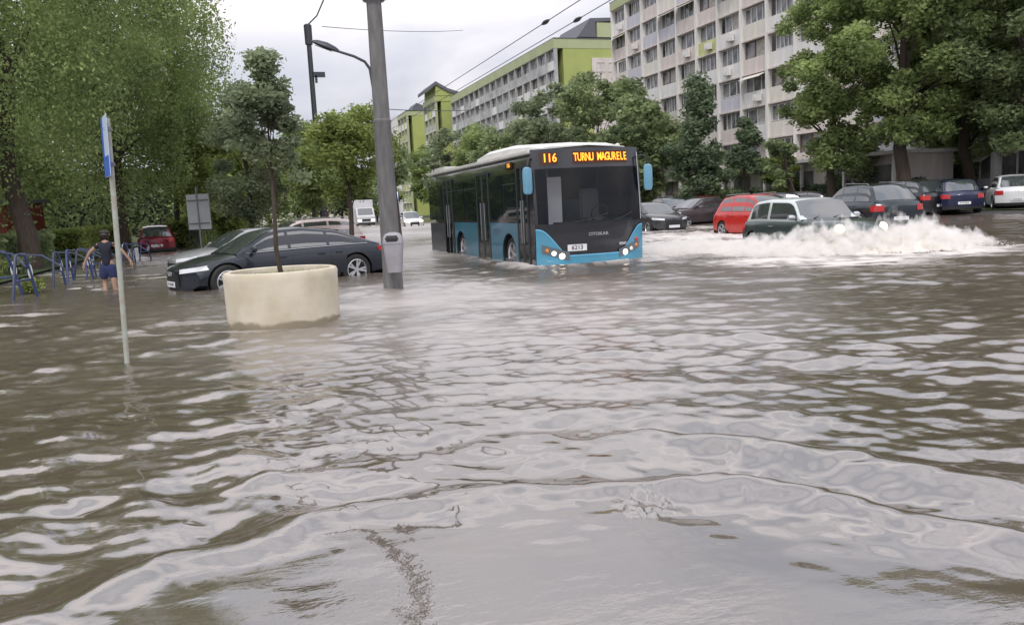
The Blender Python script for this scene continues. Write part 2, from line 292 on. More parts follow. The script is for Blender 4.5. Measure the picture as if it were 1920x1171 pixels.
def window_proto(w, h, kind):
    fr = MB(); t_ = .07
    fr.box((0, 0, h/2-t_/2), (.1, w, t_)).box((0, 0, -h/2+t_/2), (.1, w, t_))
    cols = {0: (-.5, -.17, .17, .5), 1: (-.5, 0, .5), 2: (-.5, -.25, 0, .25, .5), 3: (-.5, .1, .5)}[kind]
    for c in cols: fr.box((0, c*(w-t_), 0), (.094, t_, h-2*t_))
    pn = MB(); pn.box((.03, 0, 0), (.02, w-.02, h-.02))
    if kind in (1, 3): pn.mi = 1; pn.box((.012, (-.25 if kind == 1 else -.2)*(w-t_), .0), (.008, (w-t_)*(.44 if kind == 1 else .5), h-.15))
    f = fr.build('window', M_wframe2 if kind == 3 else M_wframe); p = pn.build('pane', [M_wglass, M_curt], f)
    COL.objects.unlink(f); COL.objects.unlink(p); return f, p
WP = [window_proto(2.5, 1.45, k) for k in range(4)]
ACM = MB(); ACM.box((0, 0, 0), (.32, .8, .55)); ACM.tube([(-.165, .12, 0), (-.19, .12, 0)], .2, 12); AC_me = ACM.build('ac_unit', [M_pwhite]); COL.objects.unlink(AC_me)
ACM = MB(); ACM.box((0, 0, 0), (.32, .8, .55)); ACM.tube([(-.162, .12, 0), (-.17, .12, 0)], .2, 14)
def block(name, label, X, y0, y1, nfl, fh, bay, mats, cap, end, depth=13, ymin_parts=0, gap_h=1.45, seed=1, parts=True, capm=None, ac=.2, awn=False):
    rnd = random.Random(seed); root = empty(name, (X, y1, 0), 0, label, 'apartment building'); o = Vector((X, y1, 0)); z0 = .35
    top = z0+nfl*fh; Ln = y1-y0
    MB().box((depth/2+.5, -Ln/2, top/2), (depth-1, Ln-.02, top)).build('wall', end, root)
    nb = int(round(Ln/bay)); bay = Ln/nb; pil = MB(); sp = {}
    for b in range(nb+1): pil.box((-.10, -min(max(b*bay, .11), Ln-.11), z0+(top-z0)/2), (.5, .22, top-z0))
    pil.build('pillar', mats[0], root)
    slab = MB()
    for f in range(nfl+1): slab.box((-.06, -Ln/2, z0+f*fh), (.40, Ln-.25, .12))
    slab.build('floor_slab', mats[1], root)
    PPN = []; spm = MB(); far = MB(); npart = 0; wins = []
    for f in range(nfl):
        for b in range(nb):
            yc = -(b+.5)*bay; zc = z0+f*fh
            pmi = rnd.choice([0, 0, 1, 1, 2, 2, 3, 3, 3]) if rnd.random() < .97 else 4; near_ = parts and y1+yc >= ymin_parts and len(PPN) < 98
            if near_: pq = MB(); pq.box((0, 0, 0), (.12+rnd.choice([0, .0]), bay-.24, fh-gap_h-.1)); pq.mi = 0
            spm.mi = pmi
            bh = fh-gap_h-.1; jut = rnd.choice([0, 0, .06, .12])
            if near_: PPN.append(1); po_ = pq.build('parapet_panel', [mats[0], mats[1], mats[2], mats[3], M_yell][pmi], root, fix=False); po_.location = (-.05-jut, yc, zc+bh/2+.06)
            else: spm.box((-.05-jut, yc, zc+bh/2+.06), (.12, bay-.24, bh))
            wins.append((y1+yc, f, b, yc, zc+bh+.06+gap_h/2-.02))
            if rnd.random() < ac and f: 
                a_ = bpy.data.objects.new('ac_unit', AC_me.data); COL.objects.link(a_); a_.parent = root; a_.location = (-.35-jut, yc+rnd.uniform(-.7, .7), zc+bh*.55)
            if awn and rnd.random() < .12:
                aw = MB(); aw.prism([(-.08, 0), (-.8, -.35), (-.8, -.38), (-.08, -.03)], yc-bay*.4, yc+bay*.4, 'XZ').build('awning', M_cream, root).location = (0, 0, zc+fh-.1)
    if spm.v: spm.build('parapet_panel', [mats[0], mats[1], mats[2], mats[3], M_yell], root)['kind'] = 'stuff'
    wins.sort(key=lambda w: (w[0] < ymin_parts, w[0]))
    for (yy, f, b, yc, zc) in wins:
        k = rnd.choice([0, 0, 1, 2, 2, 3])
        if npart < 96 and yy >= ymin_parts and parts:
            wf, wp_ = WP[k]; a_ = wf.copy(); COL.objects.link(a_); a_.parent = root; a_.location = (.12, yc, zc); a_.scale = (1, (bay-.26)/2.5*(rnd.choice([1, 1, 1, .82, .62])), gap_h/1.45*rnd.choice([1, 1, .88]))
            p_ = wp_.copy(); COL.objects.link(p_); p_.parent = a_; npart += 1
        else:
            far.mi = 0; far.box((.14, yc, zc), (.02, bay-.26, gap_h)); far.mi = 1
            for q in (-.5, -.17, .17, .5): far.box((.10, yc+q*(bay-.33), zc), (.07, .08, gap_h))
    if far.v:
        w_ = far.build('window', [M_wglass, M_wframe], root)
        w_['kind'] = 'stuff'
    c_ = MB(); c_.box((depth/2-.1, -Ln/2, top+cap/2+.01), (depth+.6, Ln+.06, cap)); c_.build('cornice', capm or M_green2, root)
    MB().box((depth/2, -Ln/2, top+cap+.06), (depth+.8, Ln+.2, .1)).build('roof', M_slab, root)
    return root, top
A, topA = block('apartment_block', 'long pale pastel apartment block with many balconies behind the right-hand trees', 40.5, 24.2, 81.8, 8, 2.66, 3.37, [M_pwhite, M_pink, M_lilac, M_cream], .85, M_pwhite, ymin_parts=46, seed=4, ac=.25, awn=True, capm=M_green2, gap_h=1.4)
Bt, topB = block('apartment_block', 'grey and lime green apartment block with a plain green end wall, middle distance', 43.6, 106, 163, 8, 2.78, 3.3, [M_bgrey, M_bgrey, M_pwhite, M_bgrey], 1.3, M_green, ymin_parts=108, seed=9, ac=.08, capm=M_green2)
e = MB(); e.box((7.6, -57.06, 11.6), (4.6, .1, 19.5)); e.build('end_panel', M_pink, Bt)
for f in range(7):
    for q in (6.6, 8.4):
        wf, wp_ = WP[1]; a_ = wf.copy(); COL.objects.link(a_); a_.parent = Bt; a_.location = (q, -57.14, 3.4+f*2.78); a_.rotation_euler = (0, 0, R(90)); a_.scale = (1, .5, .9)
MB().prism([(4.2, topB+2), (6.2, topB+4.6), (12.5, topB+4.9), (12.5, topB+4.5), (7, topB+4.1), (7, topB+2)], -55, -44, 'XZ').build('stair_tower', [M_slab], Bt)
MB().box((10, -52.4, topB+3.0), (5.6, 5.4, 2.0)).build('penthouse_wall', M_green2, Bt)
C3, t3 = block('apartment_block', 'lime green apartment block with a swooping dark roof, third along the street', 41.0, 166, 177, 8, 2.9, 3.5, [M_green2, M_pwhite, M_green, M_bgrey], 1.0, M_green, seed=11, parts=False, ac=0)
sw = MB(); cur = [(-1.5, 2.8), (0, 4.0), (2.5, 2.6), (6, 1.5), (10, 1.4), (13, 3.4), (15, 2.4)]
sw.prism([(a, t3+b) for a, b in cur]+[(a, t3+b-.7) for a, b in cur[::-1]], -11.4, -.5, 'XZ'); sw.build('curved_roof', M_slab, C3)
MB().prism([(-.2, t3), (0, t3+3.2), (2.5, t3+1.9), (6, t3+.8), (13, t3+.8), (13, t3)], -11.1, -.6, 'XZ').build('gable', M_green, C3)
D4, t4 = block('apartment_block', 'pale lime apartment block farthest down the street beyond the swooping roof', 39.8, 190, 201, 8, 2.9, 3.5, [M_green2, M_pwhite, M_green, M_cream], 1.0, M_green, seed=12, parts=False, ac=0)
MB().prism([(1, t4+1), (2.5, t4+3), (7, t4+1.4), (7, t4+1)], -10, -3, 'XZ').build('roof_hood', M_slab, D4)
T5 = empty('office_tower', atd(760, 400, 235).xy.to_3d(), 0, 'white and pale blue tower at the far end of the street', 'building')
MB().box((0, 0, 14), (3.4, 10, 28)).build('wall', M_pwhite, T5)
g = MB(); 
for f in range(9): g.box((0, -5.04, 2.4+f*2.9), (2.8, .1, 1.5))
g.build('window_band', mat('tower_glass', (.2, .3, .38), .1), T5)
M_brick = mat('red_brick_render', (.30, .10, .07), .9, var=.25, scale=1)
bp_ = atd(-60, 420, 62); RB = empty('red_building', (bp_.x-9, bp_.y, 0), 0, 'red rendered building with pale windows behind the big left tree', 'building')
MB().box((0, 0, 10.5), (22, 12, 21)).build('wall', M_brick, RB)
for f in range(7):
    for q in range(8):
        w_ = MB(); w_.box((-9+q*2.6, -6.05, 2.2+f*2.9), (1.5, .12, 1.4)); w = w_.build('window', M_wframe, RB); MB().box((-9+q*2.6, -6.12, 2.2+f*2.9), (1.3, .04, 1.2)).build('pane', M_wglass, w)
MB().box((0, 0, 21.3), (22.8, 12.8, .6)).build('roof', M_slab, RB)
bq = atd(560, 400, 110); LB = empty('low_building', (bq.x, bq.y, 0), 0, 'low cream building beyond the roadside trees left of the bus', 'building')
MB().box((0, 0, 3), (16, 8, 6)).build('wall', M_cream, LB); MB().box((0, 0, 6.15), (16.6, 8.6, .3)).build('roof', M_slab, LB)
for q in range(5): w = MB().box((-6.2+q*3.1, -4.05, 3.4), (1.6, .12, 1.4)).build('window', M_wframe, LB); MB().box((-6.2+q*3.1, -4.12, 3.4), (1.4, .04, 1.2)).build('pane', M_wglass, w)
# ground-floor shop annex and stair in front of the long block
sp_ = Vector((37.3, 44.5, 0)); SH = empty('shop_annex', sp_, 0, 'low beige shop front with dark doorways at the foot of the pastel block', 'building')
MB().box((0, 0, 1.75), (3.6, 17, 2.9)).build('wall', M_pink, SH); MB().box((-.3, 0, 3.3), (4.6, 17.6, .2)).build('canopy', M_pwhite, SH)
for q in range(5):
    MB().box((-1.83, -6.8+q*3.4, 1.55), (.08, 2.1, 2.2)).build('shopfront', M_wglass, SH)
    MB().box((-2.3, -8.3+q*3.9, 1.7), (.16, .16, 3.0)).build('column', M_pwhite, SH)

KQ = cw(-24.5, 37.5); KS = empty('kiosk', (KQ.x, KQ.y, .1), -YAW, 'low red walled kiosk behind the hedge at the left edge', 'kiosk')
MB().box((0, 0, 1.25), (4.4, 3, 2.5)).build('wall', mat('kiosk_red', (.24, .04, .03), .7, var=.25, scale=2), KS); MB().box((0, 0, 2.6), (4.9, 3.5, .18)).build('roof', M_slab, KS)
for q in (-1.1, 1.0): MB().box((q, -1.53, 1.5), (1.3, .08, .9)).build('window', M_wglass, KS)
# ---------------------------------------------------------------- trees
def leaves(C, Rr, n, size, seed, droop=0.0, elong=1.9, shell=.55):
    g = np.random.default_rng(seed); C = np.asarray(C, float); Rr = np.asarray(Rr, float); K = len(C)
    wts = Rr[:, 0]*Rr[:, 1]; k = g.choice(K, n, p=wts/wts.sum())
    d = g.normal(size=(n, 3)); d /= np.linalg.norm(d, axis=1)[:, None]; rr = (shell+(1-shell)*g.random(n))*(.85+.35*g.random(n))
    P = C[k] + d*rr[:, None]*Rr[k]
    a = g.normal(size=(n, 3)); a[:, 2] = a[:, 2]*.5 - droop; a /= np.linalg.norm(a, axis=1)[:, None]
    b = np.cross(a, d + g.normal(size=(n, 3))*.6); b /= (np.linalg.norm(b, axis=1)[:, None]+1e-9); nn = np.cross(a, b)
    s = size*(.6+.8*g.random(n))[:, None]; w = s/elong
    v0 = P-a*s*.5; v1 = P+b*w*.5+nn*w*.18; v2 = P+a*s*.5; v3 = P-b*w*.5+nn*w*.18
    V = np.stack([v0, v1, v2, v3], 1).reshape(-1, 3); F = np.arange(4*n).reshape(-1, 4); return V, F
def tree(loc, h, cr, cb, n, size, m, seed, label, name='tree', nclump=46, droop=0, tr=.16, shape='round', lean=(0, 0), clr=None, group=None, off=(0, 0), multi=1):
    rnd = random.Random(seed); root = empty(name, loc, 0, label, 'tree', group); C = []; Rr = []; hc = h-cb
    while len(C) < nclump:
        x, y, z = (rnd.uniform(-1, 1) for _ in range(3)); q = x*x+y*y+z*z
        if q > 1 or q < .12: continue
        if shape == 'cone': f = 1-.5*(z+1)/2-.35*max(0, z); x *= f; y *= f
        if shape == 'round' and z < 0: x *= 1-.25*abs(z); y *= 1-.25*abs(z)
        if shape == 'weep': x *= 1+.1*(z < 0)
        rc = (clr or cr*.30)*rnd.uniform(.6, 1.3); wob = 1+.18*math.sin(seed+5*math.atan2(y, x)+3*z)
        C.append((off[0]+x*(cr-rc*.5)*wob, off[1]+y*(cr-rc*.5)*wob, cb+hc/2+z*(hc/2-rc*.3))); Rr.append((rc, rc, rc*(1.5 if droop else .72)))
    B = MB(); top = Vector((off[0]*.7, off[1]*.7, cb+hc*.62)); base = Vector((0, 0, -.4))
    for q in range(multi):
        a = q*2.2+seed; tp = top + Vector((math.cos(a), math.sin(a), 0))*(cr*.3 if multi > 1 else 0); b0 = base + Vector((math.cos(a), math.sin(a), 0))*(tr*.9 if multi > 1 else 0)
        pts = [b0.lerp(tp, t) + Vector((rnd.uniform(-.5, .5)*tr, rnd.uniform(-.5, .5)*tr, 0))*2*(t > 0)*(t < 1) for t in (0, .12, .3, .5, .75, 1)]
        B.tube(pts, [tr*1.3, tr, tr*.88, tr*.72, tr*.45, tr*.15], 9)
        for i in range(min(22, nclump//(2*multi))):
            c = Vector(C[rnd.randrange(len(C))]); t = min(.95, max(.3, (c.z*.62+.25*cb)/max(tp.z, .1))); s0 = b0.lerp(tp, t); md = s0.lerp(c, .5)+Vector((0, 0, .08*(c-s0).length)); r1 = tr*.42*(1.15-t)
            B.tube([s0, md, c], [r1, r1*.6, r1*.2], 5)
    B.build('trunk', M_bark, root, smooth=True, fix=False)
    V, F = leaves(C, Rr, n, size, seed, droop, shell=.35); npmesh('crown', V, F, m, root)
    return root
gz = lambda p: Vector((p.x, p.y, float(ground_z(p.x, p.y))))
def tz(px, Z): return gz(atd(px, 390, Z))
# left park
tree(Vector((-6.6, 30, .1)), 18.5, 6.5, 1.9, 120000, .13, L_mid, 3, 'huge drooping dark green tree with a thick dark trunk at the left edge', 'weeping_tree', 170, .9, .30, clr=1.2, off=(-.6, 0))
tree(tz(215, 39), 17.5, 5.6, 2.2, 80000, .16, L_mid, 4, 'tall feathery tree with yellow-green outer sprays above the blue sign', 'weeping_tree', 140, .9, .26, clr=1.2, off=(.8, 0))
tree(tz(335, 46), 11.0, 3.6, 3.2, 15000, .24, L_light, 5, 'brighter yellow-green tree right of the drooping trees, above the maroon hatchback', 'tree', 50, .5, .18, clr=1.0)
tree(Vector((-14, 34, .1)), 15, 6.5, 1.5, 26000, .28, L_dark, 6, 'dark tree filling the gap far behind the hedge at the left edge', 'tree', 90, .5, .3)
tree(Vector((-13, 58, .1)), 13, 6.5, 1.2, 16000, .34, L_mid, 16, 'broad green park tree beyond the hedge, behind the blue sign pole', 'tree', 60, .3, .3)
# planter tree and the row behind it
tree(tz(470, 34), 7.4, 2.1, 1.4, 17000, .14, L_grey, 7, 'slender grey-green tree directly behind the planter tree', 'tree', 34, 0, .12, 'cone')
tree(tz(420, 44), 7.0, 3.2, .8, 9000, .26, L_light, 8, 'bushy pale green tree behind the blank white sign board', 'tree', 34, 0, .15)
tree(tz(590, 34), 5.9, 1.9, 2.0, 9000, .17, L_mid, 9, 'green street tree under the lamp head, left of its brighter twin', 'street_tree', 38, 0, .11, clr=.55)
tree(tz(657, 25), 5.5, 1.6, 1.9, 9500, .14, L_light, 10, 'bright lime street tree with a thin bare trunk just left of the concrete pole', 'street_tree', 34, 0, .09, clr=.45)
tree(tz(612, 42), 6.6, 1.8, 2.4, 5000, .25, L_mid, 15, 'mid green street tree behind the two lime green ones', 'street_tree', 26, 0, .14)
tree(tz(746, 44), 5.4, 1.0, 2.9, 3000, .22, L_dark, 11, 'small dark tree just right of the concrete pole', 'street_tree', 20, 0, .09, clr=.5)
for i, (px, Z, h, r, m, lb) in enumerate(((500, 60, 8.5, 4.2, L_mid, 'round mid green tree far behind the planter'), (560, 75, 9, 4.8, L_mid, 'distant round tree behind the lamp head pole'), (400, 68, 10, 4.5, L_mid, 'far park tree above the blank white board'), (640, 95, 8, 4.2, L_dark, 'distant dark tree behind the lime street trees'), (705, 130, 9, 4.5, L_mid, 'farthest tree on the left side, behind the concrete pole'))):
    tree(tz(px, Z), h, r, 1.0, 6000, .42, m, 20+i, lb, 'tree', 36, 0, .2)
# right row in front of the blocks
X = 31
row = ((812, 134, 12.5, 4.2, L_mid, 'farthest tree above the rear of the bus'), (850, 118, 13.2, 4.6, L_grey, 'olive tree above the bus roof, second from the far end'), (905, 104, 12, 4.6, L_mid, 'rounded tree above the middle of the bus roof'), (960, 92, 11, 4.2, L_dark, 'lower dark tree in front of the grey and lime block'),
       (1035, 80, 13.2, 4.3, L_grey, 'tall leafy tree over the bus display, left of its neighbour'), (1128, 72, 13.4, 4.4, L_dark, 'tall tree meeting the far corner of the pastel block'), (1205, 62, 9.6, 3.6, L_dark, 'tree just right of the bus, in front of the pastel block'), (1180, 78, 12.6, 4.3, L_grey, 'paler tree behind the right front corner of the bus'))
for i, (px, Z, h, r, m, lb) in enumerate(row):
    tree(tz(px, Z), h, r, 1.3, 11000, .42, m, 40+i, lb, 'tree', 54, 0, .22, clr=r*.27, group=None)
tree(tz(1308, 52), 9.3, 2.5, .6, 13000, .26, L_bluish, 50, 'dense dark blue-green tree in front of the pastel block', 'tree', 46, 0, .2, 'cone')
tree(tz(1398, 50), 6.4, 1.7, .2, 9000, .22, L_bluish, 51, 'dark cypress-like tree left of the big right-hand trees', 'conifer', 30, 0, .15, 'cone')
tree(tz(1345, 58), 5.0, 2.2, .3, 6000, .26, L_dark, 52, 'low dark shrubby tree between the cypress and the dense blue-green tree', 'tree', 26, 0, .12)
tree(tz(1455, 54), 4.4, 1.8, .5, 4000, .25, L_light, 53, 'small bright green tree beside the white column', 'tree', 20, 0, .1)
tree(tz(1560, 46), 13.5, 3.4, 2.2, 26000, .24, L_mid, 54, 'leafy plane tree nearest the pastel block, first of the big right-hand trees', 'plane_tree', 70, 0, .24, clr=.85)
tree(tz(1690, 43), 18.0, 4.4, 2.5, 40000, .25, L_mid, 55, 'large plane tree with a thick dark trunk behind the dark SUV', 'plane_tree', 95, 0, .36, clr=1.0)
tree(tz(1815, 45), 18.0, 4.4, 2.5, 38000, .25, L_mid, 56, 'large plane tree behind the navy car', 'plane_tree', 90, 0, .3, clr=1.0)
tree(tz(1925, 40), 17.0, 4.4, 2.3, 36000, .24, L_dark, 57, 'large dark plane tree at the right edge above the white SUV', 'plane_tree', 90, 0, .3, clr=1.0)
tree(tz(1500, 44), 5.2, 1.2, 1.6, 2400, .22, L_dark, 58, 'thin leaning tree with bare dark stems left of the plane trees', 'tree', 16, 0, .1, off=(-1.0, .4), multi=2)
tree(tz(1760, 50), 11, 4.0, 2.6, 14000, .3, L_mid, 59, 'plane tree filling the gap behind the two big ones', 'plane_tree', 60, 0, .25)
# hedges and shrubs
def hedge(x0, y0, x1, y1, w, h, m, label, seed, n=9000, size=.09, name='hedge', wob=.12):
    L = math.hypot(x1-x0, y1-y0); root = empty(name, gz(Vector((x0, y0, 0))), math.atan2(y1-y0, x1-x0), label, name.replace('_', ' '))
    g = np.random.default_rng(seed); k = n; face = g.choice(4, k, p=[.42, .30, .18, .10])
    x = g.random(k)*L; top = h + wob*(fbm(x*.9, x*0+seed, seed)-.5)*2
    y = np.where(face == 0, -w/2, np.where(face == 2, w/2, (g.random(k)-.5)*w)); z = np.where(face == 1, top, g.random(k)*top); x = np.where(face == 3, np.where(g.random(k) < .5, 0, L), x)
    P = np.stack([x, y, z], 1) + g.normal(size=(k, 3))*.05
    a = g.normal(size=(k, 3)); a /= np.linalg.norm(a, axis=1)[:, None]; b = np.cross(a, g.normal(size=(k, 3))); b /= np.linalg.norm(b, axis=1)[:, None]; s = size*(.6+.8*g.random(k))[:, None]
    V = np.stack([P-a*s, P+b*s*.5, P+a*s, P-b*s*.5], 1).reshape(-1, 3); npmesh('foliage', V, np.arange(4*k).reshape(-1, 4), m, root)
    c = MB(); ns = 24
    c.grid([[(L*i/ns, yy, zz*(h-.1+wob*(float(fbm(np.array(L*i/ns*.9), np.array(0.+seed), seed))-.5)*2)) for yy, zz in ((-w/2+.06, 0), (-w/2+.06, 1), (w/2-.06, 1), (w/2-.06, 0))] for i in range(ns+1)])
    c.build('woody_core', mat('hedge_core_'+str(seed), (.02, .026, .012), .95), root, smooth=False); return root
hedge(-7.6, 19, -7.6, 36, 1.0, 1.10, L_dark, 'long clipped dark green hedge behind the blue bike racks', 70, 16000)
hedge(-7.0, 38, -6.4, 50, 1.0, 1.2, L_light, 'bright topped hedge between the person and the maroon hatchback', 71, 9000)
hedge(-3.0, 47, -2.4, 70, 1.6, 1.7, L_light, 'yellow-green shrub border left of the blank white board', 72, 9000, .13, 'shrub_border', .35)
hedge(-2.0, 74, 1.0, 110, 2, 2.2, L_mid, 'loose bushes along the far left side of the street', 73, 9000, .2, 'shrub_border', .5)
hedge(-44, 62, -5, 112, 3, 7.0, L_dark, 'dark thicket closing the park behind the trees', 74, 16000, .35, 'shrub_border', 1.0)
hedge(33.5, 62, 33.5, 140, 1.4, 2.2, L_dark, 'dark hedge along the foot of the blocks behind the bus', 75, 16000, .2, 'hedge', .4)
hedge(35.5, 33, 35.2, 60, 1.0, 1.5, L_bluish, 'low dark hedge behind the parked cars on the right', 76, 9000, .13, 'hedge', .3)
def bush(p, r, h, m, label, seed, n=1500, size=.12, name='bush'):
    root = empty(name, p, 0, label, 'bush'); rnd = random.Random(seed); C = [(rnd.uniform(-.5, .5)*r, rnd.uniform(-.5, .5)*r, h*rnd.uniform(.25, .75)) for _ in range(9)]
    V, F = leaves(C, [(r*.5, r*.5, h*.32)]*9, n, size, seed, shell=.3); npmesh('foliage', V, F, m, root)
    b = MB(); [b.tube([(0, 0, -.3), c], [.015, .006], 4) for c in C]; b.build('stem', M_bark, root); return root
bush(gz(at(8, 560)) + Vector((-1.0, 1.6, .35)), .75, .75, L_light, 'bright leafy bush in the left corner behind the nearest bike rack', 80, 1400)
bush(gz(at(60, 552)) + Vector((-.1, .4, .2)), .35, .4, L_light, 'small weedy plant sprouting among the bike racks', 81, 300, .1)
bush(gz(at(75, 520)) + Vector((-.7, .8, .2)), .5, .6, L_grey, 'pale grey-green bush between the nearest racks and the trunk', 82, 500, .1)
bush(tz(445, 52), 1.6, 1.8, L_dark, 'dark rounded bush behind the silver car hood', 83, 1600, .2)
bush(tz(520, 46), 1.9, 2.1, L_dark, 'dark bush behind the planter tree trunk, above the pale car', 84, 1800, .2)
# ---------------------------------------------------------------- planter with its tree
pc = atd(531, 560, 10.8); pc.z = -.2; PR = .735
PL = empty('planter', pc, 0, 'large round cream concrete planter standing in the flood', 'planter')
m_pl = mat('cream_concrete', (.64, .58, .47), .8, var=.22, scale=2.2, bump=.35, col2=(.50, .44, .32))
t = m_pl.node_tree; bs = t.nodes['Principled BSDF']; lk0 = bs.inputs['Base Color'].links[0].from_socket; tcx = t.nodes.new('ShaderNodeTexCoord'); sxx = t.nodes.new('ShaderNodeSeparateXYZ'); t.links.new(tcx.outputs['Object'], sxx.inputs[0])
nw = t.nodes.new('ShaderNodeTexNoise'); nw.inputs['Scale'].default_value = 5; nw.inputs['Detail'].default_value = 5; t.links.new(tcx.outputs['Object'], nw.inputs['Vector']); ma = t.nodes.new('ShaderNodeMath'); ma.operation = 'MULTIPLY_ADD'; ma.inputs[1].default_value = -.16; t.links.new(nw.outputs['Fac'], ma.inputs[0]); t.links.new(sxx.outputs['Z'], ma.inputs[2])
mrx = t.nodes.new('ShaderNodeMapRange'); mrx.inputs[1].default_value = .17; mrx.inputs[2].default_value = .21; mrx.inputs[3].default_value = 1; mrx.inputs[4].default_value = 0; t.links.new(ma.outputs[0], mrx.inputs[0]); mxx = t.nodes.new('ShaderNodeMix'); mxx.data_type = 'RGBA'; t.links.new(mrx.outputs[0], mxx.inputs[0]); t.links.new(lk0, mxx.inputs[6]); mxx.inputs[7].default_value = (.27, .23, .16, 1); t.links.new(mxx.outputs[2], bs.inputs['Base Color'])
H0 = .895; p = MB(); p.lathe([(PR-.06, 0), (PR-.02, .04), (PR, .12), (PR+.01, H0-.10), (PR+.015, H0-.03), (PR, H0), (PR-.03, H0+.012), (PR-.08, H0), (PR-.09, H0-.05), (PR-.09, H0-.3)], n=48); p.build('basin', m_pl, PL, smooth=True)
s = MB(); ns = 18; s.grid([[((PR-.085)*i/ns*math.cos(2*PI*j/40), (PR-.085)*i/ns*math.sin(2*PI*j/40), H0-.11+.05*math.sin(3.1*i+j)*math.sin(j*.7)*(i < ns)) for j in range(41)] for i in range(ns+1)]); s.build('soil', M_soil, PL, smooth=True)
rn = np.random.default_rng(8); k = 700; q = rn.random(k)**.5*(PR-.1); tt = rn.random(k)*6.28; P = np.stack([q*np.cos(tt), q*np.sin(tt), np.full(k, H0-.1)], 1); hh = .03+.06*rn.random(k)
V = np.stack([P-[.006, 0, 0], P+[.006, 0, 0], P+np.stack([rn.normal(size=k)*.03, rn.normal(size=k)*.03, hh], 1)], 1).reshape(-1, 3); g_ = npmesh('grass', V, np.arange(3*k).reshape(-1, 3), L_mid, PL); g_['kind'] = 'stuff'
T = tree(pc + Vector((.0, 0, .80)), 2.95, .74, 1.0, 6500, .075, L_grey, 90, 'young slender tree growing out of the cream planter', 'planter_tree', 40, 0, .036, 'cone', clr=.2)
k = 3
# ---------------------------------------------------------------- poles
base = at(738, 541, 0); tp = atd(697, 0, (base.dot(HF)))
LP = empty('lamp_post', (base.x, base.y, -.35), 0, 'tall grey concrete lamp post rising from the water beside the bin', 'lamp post')
px2m = lambda w, p: w/FPX*p.dot(HF)
b = MB(); hs = [(0, .215), (1.0, .2), (3.3, .18), (3.32, .19), (3.36, .19), (3.38, .168), (6.2, .145), (9.2, .115)]
b.lathe([(r*.86, z) for z, r in hs]+[(0, 9.2)], n=24); b.build('pole', M_conc, LP, smooth=True)
toL = (-HR).normalized(); A_ = Vector((0, 0, 3.95))
def lp(px, py): q = atd(px, py, base.dot(HF)); return q - Vector((base.x, base.y, -.35))
arm = [lp(709, 212), lp(700, 165), lp(694, 130), lp(684, 116), lp(664, 106), lp(632, 96)]
MB().tube(arm, [.03, .03, .028, .026, .024, .022], 8).build('lamp_arm', M_dark, LP, smooth=True)
a, b_ = lp(634, 97), lp(584, 78); dd = (b_-a); Lh = dd.length; lh = MB(); prof = [(0, .03, .03), (.15, .07, .05), (.45, .10, .065), (.8, .09, .05), (1, .03, .02)]
upv = dd.normalized().cross(HF).normalized(); upv = upv if upv.z > 0 else -upv
lh.grid([[a+dd*t_+HF*(w*math.cos(g_))+upv*(hh*(1.3 if math.sin(g_) > 0 else .5)*math.sin(g_)) for g_ in [2*PI*j/12 for j in range(13)]] for t_, w, hh in prof]); lo = lh.build('lamp_head', M_dark, LP, smooth=True)
ln = MB(); ln.grid([[a+dd*t_+HF*w-upv*.037 for w in (-.07, .07)] for t_ in (.2, .5, .85)]); ln.build('lamp_lens', M_grey, lo)
c = MB(); c.lathe([(.19, 0), (.2, .03), (.19, .06)], (0, 0, 5.4), 20); c.tube([(.0, 0, 5.43), HR*.32+Vector((0, 0, 5.43))], .025, 6); c.build('clamp_band', M_grey, LP)
# bin
bb = at(741, 505, .0); bb = base + HR*.10 - HF*.36; BN = empty('litter_bin', (bb.x, bb.y, .33), 0, 'grey plastic litter bin with a rounded hood strapped to the lamp post', 'litter bin')
BN.rotation_euler = (0, 0, -YAW)
m_bin = mat('bin_plastic', (.34, .33, .36), .5, var=.15, scale=5); q = MB(); q.mi = 0
def rr(w, d, r, z, n=5):
    pts = []
    for cx, cy, a0 in ((w/2-r, d/2-r, 0), (-w/2+r, d/2-r, 90), (-w/2+r, -d/2+r, 180), (w/2-r, -d/2+r, 270)):
        for i in range(n): g = R(a0+90*i/(n-1)); pts.append((cx+r*math.cos(g), cy+r*math.sin(g), z))
    return pts+[pts[0]]
q.grid([rr(.25, .2, .07, 0), rr(.27, .22, .08, .02), rr(.35, .28, .09, .50), rr(.37, .30, .1, .505), rr(.37, .30, .1, .53)]); q.prism([x[:2] for x in rr(.26, .21, .08, 0)[:-1]], .0, .012); q.build('container', m_bin, BN, smooth=True)
hd_ = MB(); hd_.grid([rr(.36, .29, .1, .53), rr(.34, .28, .11, .62), rr(.27, .22, .1, .68), rr(.12, .1, .05, .705)]); hd_.prism([x[:2] for x in rr(.14, .12, .05, 0)[:-1]], .695, .707); hd_.build('hood', m_bin, BN, smooth=True)
MB().grid([[(x, -.153+.02*abs(z-.6), z) for x in (-.11, .11)] if 0 else [(x*(1 if .56 < z < .64 else .8), -.147+max(0, (z-.62))*.45, z) for x in (-.12, 0, .12)] for z in (.545, .56, .6, .64, .655)]).build('mouth', M_black, BN)
MB().box((0, .2, .3), (.1, .2, .04)).box((0, .2, .5), (.1, .2, .04)).build('bracket', M_grey, BN)
